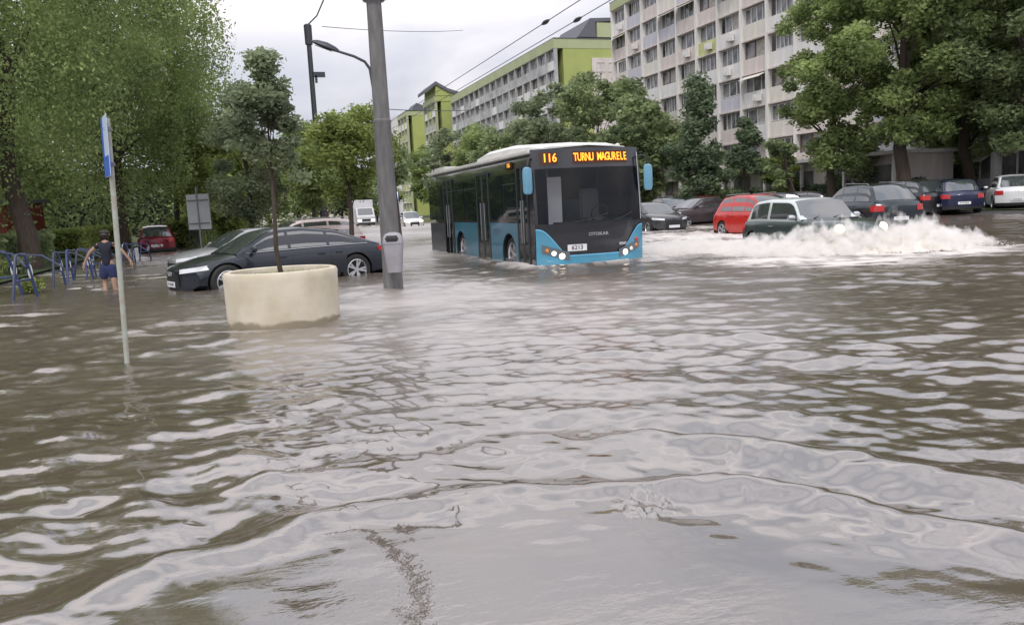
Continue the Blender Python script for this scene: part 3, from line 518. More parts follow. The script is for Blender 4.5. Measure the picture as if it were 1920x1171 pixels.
# far pole with bracket and wires
fp = tz(604, 36); FP = empty('utility_pole', fp, 0, 'dark utility pole with a thin bent wire bracket on top, behind the lamp head', 'pole'); top = atd(591, 45, 36)-fp
MB().lathe([(.13, -.4), (.12, 2), (.105, top.z-.9), (.105, top.z-.86), (.16, top.z-.85), (.17, top.z-.05), (.12, top.z)], n=12).build('pole', M_dark, FP, smooth=True)
f3 = lambda x, y: atd(x, y, 36)-fp
MB().tube([Vector((0.04, 0, top.z)), f3(594, 30)+Vector((0, 0, 0)), f3(606, 2), f3(612, -18)], .03, 6).build('wire_bracket', M_dark, FP)
MB().box((.32, -.1, f3(600, 140).z), (.5, .1, .22)).box((.18, -.1, f3(600, 140).z-.2), (.1, .1, .3)).build('junction_box', M_dark, FP)
def wire(p0, p1, sag, r, label, ins=None, name='overhead_wire'):
    o = empty(name, p0, 0, label, 'wire'); pts = [(p0.lerp(p1, t)-p0)+Vector((0, 0, -sag*4*t*(1-t))) for t in [i/24 for i in range(25)]]
    MB().tube(pts, r, 5).build('cable', M_dark, o)
    for t in (ins or []):
        i = min(23, int(t*24)); q0 = pts[i].lerp(pts[i+1], .2); q1 = pts[i].lerp(pts[i+1], .2)+(pts[i+1]-pts[i]).normalized()*.55
        m0 = q0.lerp(q1, .5)
        MB().tube([q0, q0.lerp(q1, .3), m0, q0.lerp(q1, .7), q1], [.015, .05, .06, .05, .015], 8).build('insulator', M_black, o)
    return o
w1a = at(1190, -22, 5.6); w1b = at(800, 205, 5.6); 
wire(at(1043, 29, 6.0)+Vector((0, -16, 0)), at(1043, 29, 6.0)+Vector((0, 60, 0)), .0, .012, 'contact wire with a black insulator, left of the pair above the bus', [16/76.])
wire(at(1105, 24, 6.0)+Vector((0, -16, 0)), at(1105, 24, 6.0)+Vector((0, 60, 0)), .0, .012, 'contact wire with a black insulator, right of the pair above the bus', [16/76.])
wire(atd(604, 50, 36), atd(868, 57, 62), .15, .016, 'thin span wire crossing the sky behind the concrete lamp post')
wire(atd(700, 203, 90), atd(905, 205, 110), .25, .045, 'dark span cable low over the far end of the street')
# sign pole
sb = at(237, 684, 0); Zs = sb.dot(HF); SG = empty('parking_sign', (sb.x, sb.y, -.3), 0, 'thin pale green sign pole with a blue plate seen almost edge-on', 'traffic sign')
st = atd(201, 222, Zs)-Vector((sb.x, sb.y, -.3)); st.z = st.z; e0 = atd(200, 218, Zs)
m_sp = mat('sign_pole_paint', (.36, .41, .36), .55, var=.35, scale=14, col2=(.33, .30, .25))
MB().tube([(0, 0, 0), st*.5, st], .025, 10).build('pole', m_sp, SG, smooth=True)
M_blue = mat('sign_blue', (.03, .13, .55), .35); M_sback = mat('sign_back', (.50, .58, .72), .4)
zt_ = e0.z+.3; zb_ = atd(214, 331, Zs).z+.3; dv = Vector((sb.x, sb.y, 0)).normalized(); aa = math.atan2(dv.y, dv.x)+R(4.5)
sdir = st.normalized(); tilt = Vector((0, 0, 1)).rotation_difference(sdir).to_matrix().to_4x4(); Mx = tilt @ Matrix.Rotation(aa, 4, 'Z'); hw = .27; pl = MB(); zc = (zt_+zb_)/2; hz = zt_-zb_
pl.mi = 1; pl.box((0, .032, zc), (2*hw, .006, hz), 0, Mx)
for yy in (.0265, .0375):
    pl.mi = 0; pl.box((hw-.06, yy, zc), (.118, .004, hz-.004), 0, Mx); pl.box((-.06, yy, zb_+.10), (2*hw-.13, .004, .19), 0, Mx)
pl.build('sign_plate', [M_blue, M_sback], SG)
MB().box((0, .0, zt_-.12), (.07, .07, .03), 0, tilt).box((0, 0, zb_+.12), (.07, .07, .03), 0, tilt).build('clamp', M_grey, SG)
# blank board
bq = tz(372, 34); BO = empty('sign_board', bq, -YAW-R(14), 'blank pale grey sign board on a post, seen from behind beside the shrubs', 'sign'); z1 = atd(372, 364, 34).z-bq.z; z0 = atd(372, 430, 34).z-bq.z
MB().box((0, 0, (z0+z1)/2), (1.08, .03, z1-z0)).build('panel', mat('board_back', (.52, .54, .58), .5, var=.1), BO)
pp = MB(); pp.tube([(0, -.05, -.2), (0, -.05, z1+.3)], .035, 8); pp.build('post', M_grey, BO)
MB().box((0, -.03, z0+.25), (1.0, .03, .05)).box((0, -.03, z1-.25), (1.0, .03, .05)).build('rail', M_grey, BO)
gr = empty('barrier_fence', bq+Vector((0, .25, 0)), -YAW-R(14), 'low dark grey barred barrier below the blank board', 'barrier'); gb = MB(); 
for i in range(9): gb.tube([(-.55+i*.14, 0, 0), (-.55+i*.14, 0, z0-.02)], .016, 6)
gb.build('bar', M_dark, gr)
MB().tube([(-.6, 0, z0-.02), (.62, 0, z0-.02)], .025, 6).tube([(-.6, 0, .3), (.62, 0, .3)], .02, 6).build('rail', M_dark, gr)

tree(tz(1605, 49), 5.2, 2.3, .4, 6000, .26, L_dark, 62, 'low rounded tree under the plane trees, left of the shop annex', 'tree', 30, 0, .12)
tree(tz(1775, 48), 4.6, 2.2, .3, 6000, .26, L_mid, 63, 'low bushy tree under the plane trees, above the navy car', 'tree', 30, 0, .12)
tree(tz(1880, 49), 5.0, 2.3, .3, 6000, .26, L_dark, 64, 'low dark tree behind the white SUV', 'tree', 30, 0, .12)
# ---------------------------------------------------------------- cars
def lerp_tab(tab, x):
    if x <= tab[0][0]: return tab[0][1]
    for (x0, y0), (x1, y1) in zip(tab, tab[1:]):
        if x <= x1: t = (x-x0)/(x1-x0); return y0+(y1-y0)*t
    return tab[-1][1]
def smtab(tab, x, w=.05): return (lerp_tab(tab, x-w)+2*lerp_tab(tab, x)+lerp_tab(tab, x+w))/4
STY = {   # deck line, cabin line and plan taper, as (x/L, z/H); x from the tail (-.5) to the nose (.5)
 'fastback': dict(deck=[(-.5, .60), (-.46, .66), (-.30, .665), (.0, .655), (.24, .64), (.38, .58), (.46, .51), (.5, .44)], cab=[(-.475, .655), (-.40, .74), (-.22, .93), (-.06, .995), (.05, .985), (.12, .93), (.275, .645)], tum=.33, wn=(-.39, -.17, .02, .21)),
 'sedan': dict(deck=[(-.5, .62), (-.47, .69), (-.33, .69), (.0, .66), (.22, .65), (.38, .60), (.46, .54), (.5, .46)], cab=[(-.36, .68), (-.24, .93), (-.12, .99), (.03, .985), (.09, .94), (.245, .655)], tum=.30, wn=(-.29, -.11, .05, .20)),
 'hatch': dict(deck=[(-.5, .52), (-.48, .62), (-.3, .63), (.0, .62), (.26, .61), (.40, .57), (.47, .50), (.5, .42)], cab=[(-.485, .60), (-.44, .85), (-.40, .955), (-.2, 1.0), (.0, .985), (.07, .94), (.255, .62)], tum=.24, wn=(-.40, -.19, .0, .2)),
 'mini': dict(deck=[(-.5, .50), (-.485, .62), (-.3, .64), (.0, .635), (.22, .63), (.38, .615), (.46, .56), (.5, .45)], cab=[(-.46, .63), (-.43, .90), (-.37, .97), (-.2, 1.0), (.02, .985), (.07, .95), (.17, .64)], tum=.16, wn=(-.42, -.17, -.16, .14)),
 'suv': dict(deck=[(-.5, .50), (-.485, .62), (-.3, .64), (.0, .625), (.24, .61), (.40, .565), (.47, .50), (.5, .42)], cab=[(-.475, .62), (-.40, .86), (-.36, .95), (-.2, .995), (.02, .985), (.08, .94), (.25, .62)], tum=.22, wn=(-.41, -.20, .0, .19)),
}
WH = {}; M_dim = mat('dim_headlamp', (1, .82, .6), .3, emit=.9)
def wheel_meshes(Rw):
    k = round(Rw, 2)
    if k in WH: return WH[k]
    t = MB(); w = .20
    t.lathe([(Rw*.66, -w/2), (Rw*.9, -w/2-.005), (Rw*.98, -w/2+.03), (Rw, 0), (Rw*.98, w/2-.03), (Rw*.9, w/2+.005), (Rw*.66, w/2)], n=28, axis='Y'); T_ = t.build('tyre', M_rubber, smooth=True)
    r = MB(); r.mi = 0; r.lathe([(Rw*.68, -w/2+.0), (Rw*.64, -w/2-.008), (Rw*.61, -w/2+.02), (Rw*.60, w/2-.02), (Rw*.68, w/2)], n=28, axis='Y')
    for s in (-1,):
        for i in range(5):
            for dd_ in (-.17, .17):
                a = 2*PI*i/5+dd_; c, q = math.cos(a), math.sin(a); b0 = 2*PI*i/5+dd_*.4; Mx = None
                p0 = Vector((math.cos(b0)*Rw*.12, 0, math.sin(b0)*Rw*.12)); p1 = Vector((c*Rw*.63, 0, q*Rw*.63)); tn = (p1-p0).normalized().cross(Vector((0, 1, 0)))*Rw*.055
                ys = s*(w/2-.03)
                r.add([p0-tn+Vector((0, ys, 0)), p0+tn+Vector((0, ys, 0)), p1+tn*1.2+Vector((0, ys-.012*s*-1, 0)), p1-tn*1.2+Vector((0, ys+.012*s, 0)), p0-tn+Vector((0, ys-.03*s, 0)), p0+tn+Vector((0, ys-.03*s, 0)), p1+tn*1.2+Vector((0, ys-.03*s, 0)), p1-tn*1.2+Vector((0, ys-.03*s, 0))], [(0, 1, 2, 3), (7, 6, 5, 4), (0, 4, 5, 1), (1, 5, 6, 2), (2, 6, 7, 3), (3, 7, 4, 0)])
    r.lathe([(0, -w/2+.015), (Rw*.14, -w/2+.015), (Rw*.15, -w/2+.05)], n=14, axis='Y'); r.mi = 1; r.lathe([(0, -w/2+.09), (Rw*.6, -w/2+.09)], n=24, axis='Y')
    R_ = r.build('rim', [M_alloy, M_black], smooth=False)
    for o in (T_, R_): COL.objects.unlink(o)
    WH[k] = (T_.data, R_.data); return WH[k]
def put(name, me, parent, loc, rz=0):
    o = bpy.data.objects.new(name, me); COL.objects.link(o); o.parent = parent; o.location = loc; o.rotation_euler = (0, 0, rz); return o
PAINT = {}
def car(label, style, col, L, Wd, Hh, loc, head, sub=.2, lights=False, cat='car', name='parked_car', arches=True, roof=None, group=None, rails=False, rimoff=False, metal=.35, plate=None, plate_m=None, trim=None, extra=None, ws=(-.31, .315), Rw=.33, tail=None):
    st = STY[style]; root = empty(name, (loc.x, loc.y, loc.z-sub), head, label, cat, group)
    P = PAINT.get(col)
    if P is None: P = PAINT[col] = mat('car_paint', col, .28, metal, coat=.6, spec=.35, var=.12, scale=1.3)
    hw = Wd/2
    def dk(x): return smtab(st['deck'], x/L, .012)*Hh
    def cb(x): return smtab(st['cab'], x/L, .012)*Hh
    xc0, xc1 = st['cab'][0][0]*L, st['cab'][-1][0]*L
    def warp(p):
        x, y, z = p; q = min(abs(y)/hw, 1.1)
        f = sst(L*.2, L*.5, x); b = sst(-L*.2, -L*.5, x)
        x = x - f*(.34*q**2.6 + .10*((z/Hh-.36)/.36)**2) + b*(.20*q**3 + .07*((z/Hh-.4)/.4)**2)
        return Vector((x, y*(1-.05*f*q-.04*b*q), z))
    def sec(x):     # half section from the sill up to the deck centre
        zt = dk(x); z0 = .20 + .06*sst(.38*L, .5*L, abs(x)); e = 1-.02*sst(.3*L, .5*L, abs(x))
        return [(0, z0), (hw*.80*e, z0), (hw*.955*e, z0+.07), (hw*.985*e, z0+.20), (hw*e, z0+(zt-z0)*.52), (hw*.99*e, z0+(zt-z0)*.74), (hw*.968*e, zt-.085), (hw*.93*e, zt-.03), (hw*.84*e, zt-.004), (hw*.45*e, zt+.022), (0, zt+.03)]
    def side_y(x, z):
        s = sec(x)[2:8]
        for (ya, za), (yb, zb) in zip(s, s[1:]):
            if z <= zb: t = (z-za)/(zb-za) if zb > za else 0; return ya+(yb-ya)*max(0, t)
        return s[-1][0]
    b = MB(); ns = 44; rows = []
    for i in range(ns+1):
        x = -L/2+L*i/ns; s = sec(x); full = [(y, z) for y, z in s] + [(-y, z) for y, z in s[-2:0:-1]]; rows.append([warp((x, y, z)) for y, z in full]+[warp((x, *full[0]))])
    b.grid(rows); n_ = len(rows[0])-1
    for k, i in ((0, 0), (1, ns)):  # end caps as curved grids
        x = -L/2+L*i/ns; s = sec(x); P_ = [[warp((x, y*t, z)) for t in (-1, -.75, -.5, -.25, 0, .25, .5, .75, 1)] for y, z in s]; b.grid(P_)
    body = b.build('body', [P, M_black], root, smooth=False)
    bmx = bmesh.new(); bmx.from_mesh(body.data); bmesh.ops.remove_doubles(bmx, verts=bmx.verts, dist=.002); bmesh.ops.recalc_face_normals(bmx, faces=bmx.faces); bmx.to_mesh(body.data); bmx.free()
    ax = (ws[0]*L, ws[1]*L)
    if arches:
        c = MB(); c.mi = 1
        for x in ax:
            for sg in (-1, 1):
                c.lathe([(0, sg*hw-.26), (Rw+.055, sg*hw-.26), (Rw+.055, sg*hw+.26), (0, sg*hw+.26)], (x, 0, Rw-.01), 26, 'Y')
        co = c.build('cut', [P, M_black], root); md = body.modifiers.new('b', 'BOOLEAN'); md.object = co; md.operation = 'DIFFERENCE'; md.solver = 'EXACT'
        dg = bpy.context.evaluated_depsgraph_get(); me = bpy.data.meshes.new_from_object(body.evaluated_get(dg))
        if len(me.polygons) > 300: body.modifiers.clear(); body.data = me
        else: body.modifiers.clear()
        bpy.data.objects.remove(co)
        for pgn in body.data.polygons:   # arch liners dark
            c_ = pgn.center
            if abs(c_.y) < hw-.03 and any(math.hypot(c_.x-x, c_.z-Rw+.01) < Rw+.06 for x in ax) and c_.z < .66*Hh*.9 and abs(abs(c_.y)-(hw-.26)) < .3 and abs(pgn.normal.z)+abs(pgn.normal.x) > .05 and math.hypot(c_.x-ax[0], c_.z-Rw+.01) > 0:
                if min(abs(math.hypot(c_.x-x, c_.z-Rw+.01)-(Rw+.055)) for x in ax) < .02 or abs(abs(c_.y)-(hw-.26)) < .02: pgn.material_index = 1
    body.data.shade_smooth(); body.data.set_sharp_from_angle(angle=R(35))
    # cabin
    def csec(x):
        zb = dk(x)-.03; zt = max(cb(x), zb+.002); wb = side_y(x, dk(x)-.05)*.955; wt = max(wb-st['tum']*(zt-zb)*1.35, hw*.4); return zb, zt, wb, wt
    def ctop(x, y, zt, wt): return zt-.045*(min(abs(y)/wt, 1))**2.5
    c = MB(); rows = []; nx = 40
    for i in range(nx+1):
        x = xc0+(xc1-xc0)*i/nx; zb, zt, wb, wt = csec(x); h = zt-zb; k = min(1, h/.25)
        pts = [(wb, zb-.02), (wb+(wt-wb)*.45, zb+(h)*.45), (wt+.012, zt-.10*k), (wt-.01, zt-.065*k), (wt-.05, zt-.038*k)]+[(wt*t, ctop(0, wt*t, zt, wt)+0) for t in (.7, .35, 0)]
        full = pts+[(-y, z) for y, z in pts[-2::-1]]; rows.append([warp((x, y, z)) for y, z in full])
    c.grid(rows); cabin = c.build('cabin', [roof or P], root, smooth=True)
    def topgrid(x0, x1, ins0, ins1, nm, m):
        g = MB(); g.grid([[warp((x, y, ctop(0, y, csec(x)[1], csec(x)[3])))+Vector((.006*(1 if x0 > 0 else -1), 0, .006)) for y in [(-1+2*j/8)*(csec(x)[3]-(ins0+(ins1-ins0)*i/8)) for j in range(9)]] for i, x in enumerate([x0+(x1-x0)*i/8 for i in range(9)])]); return g.build(nm, m, root, smooth=True)
    xf_top = next(xc1-(xc1-xc0)*i/200 for i in range(200) if cb(xc1-(xc1-xc0)*i/200) > Hh*.955)
    xr_top = next(xc0+(xc1-xc0)*i/200 for i in range(200) if cb(xc0+(xc1-xc0)*i/200) > Hh*.945)
    def xat(zf, side): 
        for i in range(400):
            x = (xc1-(xc1-xc0)*i/400) if side > 0 else (xc0+(xc1-xc0)*i/400)
            if cb(x) > dk(x)+zf: return x
    topgrid(xat(.02, 1), xf_top-.02, .03, .05, 'windshield', M_cglass)
    topgrid(xat(.05, -1), xr_top+.0, .08, .10, 'rear_window', M_cglass)
    wn = [v*L for v in st['wn']]; gaps = list(zip(wn, wn[1:]))
    for sg in (-1, 1):
        for (x0, x1) in gaps:
            if x1-x0 < .12*L: continue
            g = MB(); P_ = []
            xs = [x0+.035+(x1-x0-.07)*i/10 for i in range(11)]
            for x in xs:
                zb, zt, wb, wt = csec(x); za = zb+.055; ze = zt-.105
                if ze < za+.02: ze = za+.02
                P_.append([warp((x, sg*((wb+(wt+.012-wb)*((z-zb)/(zt-.1-zb) if zt-.1 > zb+.05 else 0))+.007), z)) for z in [za+(ze-za)*j/5 for j in range(6)]])
            g.grid(P_); g.build('side_window', M_cglass, root, smooth=True)
    # doors
    for sg in (-1, 1):
        for di, (x0, x1) in enumerate(gaps):
            if x1-x0 < .12*L or (style == 'mini' and di != 2): continue
            if style == 'mini' or True:
                g = MB(); xa, xb = x0+.02, x1-.015
                if di == 0 and style != 'mini': xa = max(xa, ax[0]+Rw*.62)
                if di == len(gaps)-1: xb = min(x1+.06, ax[1]-Rw-.07)
                zs = lambda x: [.33+(dk(x)-.055-.33)*j/7 for j in range(8)]
                g.grid([[warp((x, sg*(side_y(x, z)+.006), z)) for z in zs(x)] for x in [xa+(xb-xa)*i/8 for i in range(9)]]); dr = g.build('door', P, root, smooth=True)
                xh = xa+.14; zh = dk(xh)-.15; yh = sg*(side_y(xh, zh)+.02)
                hnd = MB(); hnd.box(warp((xh+.05, yh, zh)), (.17, .025, .028)); hnd.build('handle', trim or P, dr, bevel=.006)
        # sill shadow trim
    xm = wn[-1]-.02; zb, zt, wb, wt = csec(xm)
    for sg in (-1, 1):
        m_ = MB(); m_.lathe([(0, -.1), (.055, -.09), (.075, -.03), (.07, .05), (.05, .08), (0, .085)], (0, 0, 0), 12, 'Y'); mo = m_.build('mirror', trim or P, root, smooth=True); mo.location = (xm-.05, sg*(wb+.12), zb+.10); mo.scale = (.8, 1, .85)
        MB().tube([(xm-.03, sg*(wb-.02), zb+.03), (xm-.05, sg*(wb+.08), zb+.07)], .018, 6).build('mirror_arm', M_black, root)
    # lamps on the perimeter
    def peri(u, z, end):
        s = 1 if end > 0 else -1; xe = s*L/2; w = side_y(xe, z); 
        y = min(abs(u), w); x = xe - s*max(0, abs(u)-w); y = y if abs(u) <= w else side_y(x, z)
        sg = 1 if u > 0 else -1; p = warp((x, sg*y, z)); q = p.copy(); k = min(1, max(0, (abs(u)-w*.75)/(w*.5))); q.x += s*.012*(1-k*.8); q.y += sg*.012*k; return q
    def lamp(nm, u0, u1, za, zb2, end, m, slant=0):
        o_ = []
        for sg in (-1, 1):
            g = MB(); g.grid([[peri(sg*u, za+(zb2-za)*j/4+slant*(u-u0), end) for j in range(5)] for u in [u0+(u1-u0)*i/10 for i in range(11)]]); o_.append(g.build(nm, m, root, smooth=True))
        return o_
    zf = dk(L/2)
    if style == 'mini': 
        for sg in (-1, 1):
            c0 = peri(sg*hw*.70, zf+.0, 1); g = MB(); g.lathe([(0, 0), (.09, -.004), (.115, -.03), (.125, -.06)], n=18); o2 = g.build('headlight', M_dim, root, smooth=True); o2.rotation_euler = (0, R(75), sg*R(14)); o2.location = c0+Vector((.0, 0, .06))
    else: lamp('headlight', hw*.50, hw*1.16, zf-.055, zf+.035, 1, M_lit if lights else M_lamp, .10)
    gm = MB(); gm.grid([[peri(u, z, 1) for z in (.30, .38, .46, zf-.07)] for u in [-hw*.46+hw*.92*i/8 for i in range(9)]]); gm.build('grille', M_black, root)
    gm = MB(); gm.grid([[peri(u, z, 1)-Vector((.003, 0, 0)) for z in (.22, .27)] for u in [-hw*.8+hw*1.6*i/8 for i in range(9)]]); gm.build('air_intake', M_black, root)
    if style in ('suv', 'hatch', 'mini'): tl = (hw*.62, hw*1.10, .44*Hh, .56*Hh)
    else: tl = (hw*.30 if style == 'fastback' else hw*.5, hw*1.12, .535*Hh, .60*Hh)
    lamp('tail_light', tl[0], tl[1], tl[2], tl[3], -1, M_lampr)
    rb_ = MB(); rb_.grid([[peri(u, z, -1) for z in (.23, .30, .36)] for u in [-hw*.95+hw*1.9*i/10 for i in range(11)]]); rb_.build('bumper', M_black, root)
    for end in (1, -1):
        zz = .36 if end > 0 else (.50 if style in ('suv', 'hatch', 'mini') else .44)
        p0 = peri(0, zz, end); pm = MB(); pm.box((p0.x+end*.008, 0, zz), (.012, .52, .115)); po = pm.build('number_plate', plate_m or M_white, root)
        tm = Matrix.Translation((p0.x+end*.0155, 0, zz)) @ Matrix.Rotation(R(90)*end, 4, 'Z') @ Matrix.Rotation(R(90), 4, 'X')
        if plate: text(plate, .085, M_black, 'plate_number', po, tm, .001)
    T_, Rm = wheel_meshes(Rw)
    for x in ax:
        for sg in (-1, 1):
            w_ = empty('wheel', (x, sg*(hw-.115), Rw), 0 if sg < 0 else PI); w_.parent = root; put('tyre', T_, w_, (0, 0, 0)); put('rim', Rm, w_, (0, 0, 0))
    if rails:
        for sg in (-1, 1):
            MB().tube([warp((x, sg*(csec(x)[3]-.04), csec(x)[1]+(.0 if k_ in (0, 4) else .05))) for k_, x in enumerate([xr_top+.1, xr_top+.2, 0, xf_top-.3, xf_top-.2])], .015, 6).build('roof_rail', trim or M_grey, root)
    sh = MB(); sh.box((0, 0, .26), (L*.8, hw*1.5, .12)); sh.build('underbody', M_black, root)
    if extra: extra(root, locals())
    return root
EU = 'B 21 KVM'
# dark fastback, nose to the left
def aud(root, c):
    hw, L, peri, warp, dk, csec = c['hw'], c['L'], c['peri'], c['warp'], c['dk'], c['csec']
    g = MB(); g.grid([[peri(u, z, 1)+Vector((.004, 0, 0)) for z in (.30, .36, .44, .52, .57)] for u in [-hw*.40+hw*.8*i/8 for i in range(9)]]); g.build('grille_mesh', M_black, root)
    for r_ in (.012,):
        ring_ = MB()
        for k in range(4):
            pc_ = peri(0, .60, 1); ring_.tube([Vector((pc_.x+.012, (k-1.5)*.062+.04*math.cos(a), .575+.04*math.sin(a))) for a in [2*PI*j/14 for j in range(15)]], .006, 5)
        ring_.build('emblem', M_alloy, root)
    s = MB()
    for sg in (-1, 1): s.tube([warp((x, sg*(csec(x)[2]+.012), csec(x)[0]+.035)) for x in [-.40*L+.62*L*i/14 for i in range(15)]], .010, 5)
    s.build('window_trim', M_alloy, root)
car('dark blue-grey fastback saloon with its nose to the left, half submerged behind the planter', 'fastback', (.014, .018, .028), 4.78, 1.90, 1.43, cw(-5.20, 18.2), hd(-.79, -.613), .24, plate='B 118 ANA', extra=aud, Rw=.36, ws=(-.30, .315), metal=.2)
car('silver saloon behind the dark fastback, only its pale bonnet and windscreen showing', 'sedan', (.34, .35, .36), 4.3, 1.76, 1.40, cw(-7.3, 22.6), hd(-.80, -.6), .25, arches=False)
car('pale rosy-white estate car whose roof shows over the dark fastback', 'hatch', (.60, .50, .47), 4.4, 1.78, 1.52, cw(-7.0, 26.8), hd(-.85, -.5), .22, arches=False, rails=True)
car('maroon hatchback standing in water beside the bright hedge on the far left', 'hatch', (.22, .02, .035), 4.1, 1.74, 1.48, cw(-17.9, 41), hd(-.40, .915), .18, arches=False, plate=EU)
car('white car mostly hidden behind the hedge and the thick trunk at the left', 'sedan', (.65, .65, .66), 4.5, 1.78, 1.45, Vector((-13.4, 33.5, .36)), R(175), .0, arches=False)
car('small dark car far up the street between the lime street trees', 'hatch', (.08, .06, .06), 4.0, 1.7, 1.45, cw(-19.5, 84), hd(.45, -.9), .25, arches=False, lights=True)
car('white oncoming car far up the street, left of the pair beside the bus', 'sedan', (.7, .7, .7), 4.4, 1.76, 1.46, cw(-11.3, 82), hd(.3, -.95), .28, lights=True, arches=False)
car('white oncoming car far up the street, just left of the bus rear', 'suv', (.72, .72, .71), 4.3, 1.8, 1.62, cw(-8.9, 74), hd(.3, -.95), .28, lights=True, arches=False)
car('pale car far behind the white box van', 'sedan', (.5, .5, .52), 4.4, 1.76, 1.46, cw(-14.6, 112), hd(.3, -.95), .28, lights=True, arches=False)
# right side
def mini(root, c):
    L, hw, dk, warp, peri = c['L'], c['hw'], c['dk'], c['warp'], c['peri']
    MB().box(warp((L*.35, 0, dk(L*.35)+.035)), (.16, .42, .05)).build('bonnet_scoop', M_black, root, bevel=.012)
    w = MB(); 
    for y0 in (-.45, .1): w.tube([warp((L*.175, y0, dk(L*.175)+.03)), warp((L*.135, y0+.42, dk(L*.13)+.12))], .012, 5)
    w.build('wiper', M_black, root)
car('dark green small hatchback with a pale roof throwing up a white splash', 'mini', (.075, .10, .092), 3.95, 1.78, 1.47, cw(7.55, 19.95), hd(.27, -.96), .22, True, name='moving_car', roof=mat('pale_roof', (.55, .60, .58), .3, .2, coat=.7), trim=M_alloy, extra=mini, ws=(-.33, .31), Rw=.31, metal=.5)
car('bright red hatchback following the small green car', 'hatch', (.55, .025, .02), 4.2, 1.76, 1.60, cw(9.1, 28.6), hd(.32, -.95), .22, name='moving_car', rails=True, metal=.1)
car('dark green-grey SUV parked tail towards the splash', 'suv', (.022, .032, .04), 4.8, 1.92, 1.70, cw(12.9, 29.2), hd(-.10, .99), .16, plate='B 64 TUC', rails=True, Rw=.36, metal=.4)
car('navy blue car seen from behind, left of the white SUV', 'suv', (.016, .02, .06), 4.4, 1.86, 1.60, cw(20.7, 37.8), hd(.20, .98), -.02, plate='B 70 DRA', Rw=.35)
car('white SUV seen from behind at the right edge', 'suv', (.72, .72, .73), 4.5, 1.88, 1.66, cw(24.4, 39.0), hd(.42, .91), -.03, plate='B 92 MVX', Rw=.35, metal=0)
car('black car with a reddish tail standing left of the red hatchback', 'sedan', (.045, .03, .032), 4.6, 1.82, 1.50, cw(9.9, 41.5), hd(-.9, -.42), .15, arches=False)
car('black car nose-on between the bus and the black saloon', 'hatch', (.03, .03, .033), 4.2, 1.78, 1.56, cw(9.6, 47), hd(.15, -1), .12, arches=False)
car('dark grey saloon half hidden behind the right front corner of the bus', 'sedan', (.06, .06, .065), 4.5, 1.78, 1.46, cw(6.55, 37), hd(.3, -.95), .2, arches=False)
car('black car whose roof shows between the red hatchback and the dark SUV', 'sedan', (.035, .035, .04), 4.5, 1.8, 1.5, cw(15.2, 42), hd(-.9, .4), .1, arches=False)
car('charcoal estate parked in the back row above the bonnet of the dark SUV', 'hatch', (.05, .05, .06), 4.4, 1.8, 1.55, cw(19.6, 43.5), hd(-.8, .6), -.02, arches=False)
car('silver-grey car roof in the back row behind the navy car', 'suv', (.16, .16, .17), 4.4, 1.8, 1.62, cw(22.9, 44.5), hd(-.8, .6), -.06, arches=False)
car('black SUV in the back row behind the white SUV at the right edge', 'suv', (.02, .02, .025), 4.6, 1.86, 1.72, cw(27.5, 43.5), hd(-.8, .6), -.06, arches=False)
car('dark red car in the back row, left of the black saloon', 'sedan', (.12, .02, .02), 4.5, 1.8, 1.5, cw(12.0, 50.5), hd(-.9, -.3), .05, arches=False)
car('black tall SUV in the back row, between the dark SUV and the navy car', 'suv', (.02, .022, .028), 4.6, 1.86, 1.72, cw(18.9, 38.5), hd(-.3, .95), .05, arches=False)
car('dark blue-grey saloon in the back row above the roof of the small green car', 'sedan', (.03, .035, .05), 4.5, 1.8, 1.5, cw(13.4, 40.5), hd(-.9, .3), .1, arches=False)
# box van
VP = cw(-16.4, 92); VN = empty('box_van', (VP.x, VP.y, -.3), hd(.3, -.95), 'white box van driving towards the viewer far up the street', 'van'); mv = mat('van_white', (.62, .62, .64), .4, var=.1)
MB().box((-1.6, 0, 2.0), (4.2, 2.2, 2.3)).build('cargo_box', mv, VN, bevel=.04)
MB().prism([(.5, .45), (2.4, .45), (2.45, 1.25), (2.1, 1.45), (1.6, 2.25), (.5, 2.3)], -1.0, 1.0, 'XZ').build('cab', mv, VN, bevel=.06)
MB().add([(2.13, -.85, 1.48), (2.13, .85, 1.48), (1.67, .8, 2.2), (1.67, -.8, 2.2)], [(0, 1, 2, 3)]).build('windshield', M_cglass, VN)
for sg in (-1, 1): MB().box((2.43, sg*.75, .85), (.06, .32, .2)).build('headlight', M_lit, VN)
MB().box((2.45, 0, .9), (.04, .9, .2)).build('grille', M_black, VN); MB().box((2.44, 0, .5), (.1, 1.9, .22)).build('bumper', M_black, VN)
T_, Rm = wheel_meshes(.36)
for x in (1.6, -2.2):
    for sg in (-1, 1): w_ = empty('wheel', (x, sg*.9, .36), 0 if sg < 0 else PI); w_.parent = VN; put('tyre', T_, w_, (0, 0, 0)); put('rim', Rm, w_, (0, 0, 0))
lp_ = cw(-10.9, 78); SC = empty('lit_sign', (lp_.x, lp_.y, -.3), -YAW, 'small glowing violet-blue sign panel on a post by the lamp post, far up the street', 'sign')
MB().box((0, 0, 3.0), (.95, .12, 1.1)).build('screen', mat('screen_glow', (.45, .5, 1.0), .3, emit=1.3), SC); MB().tube([(0, .1, 0), (0, .1, 3.5)], .06, 8).build('post', M_dark, SC)
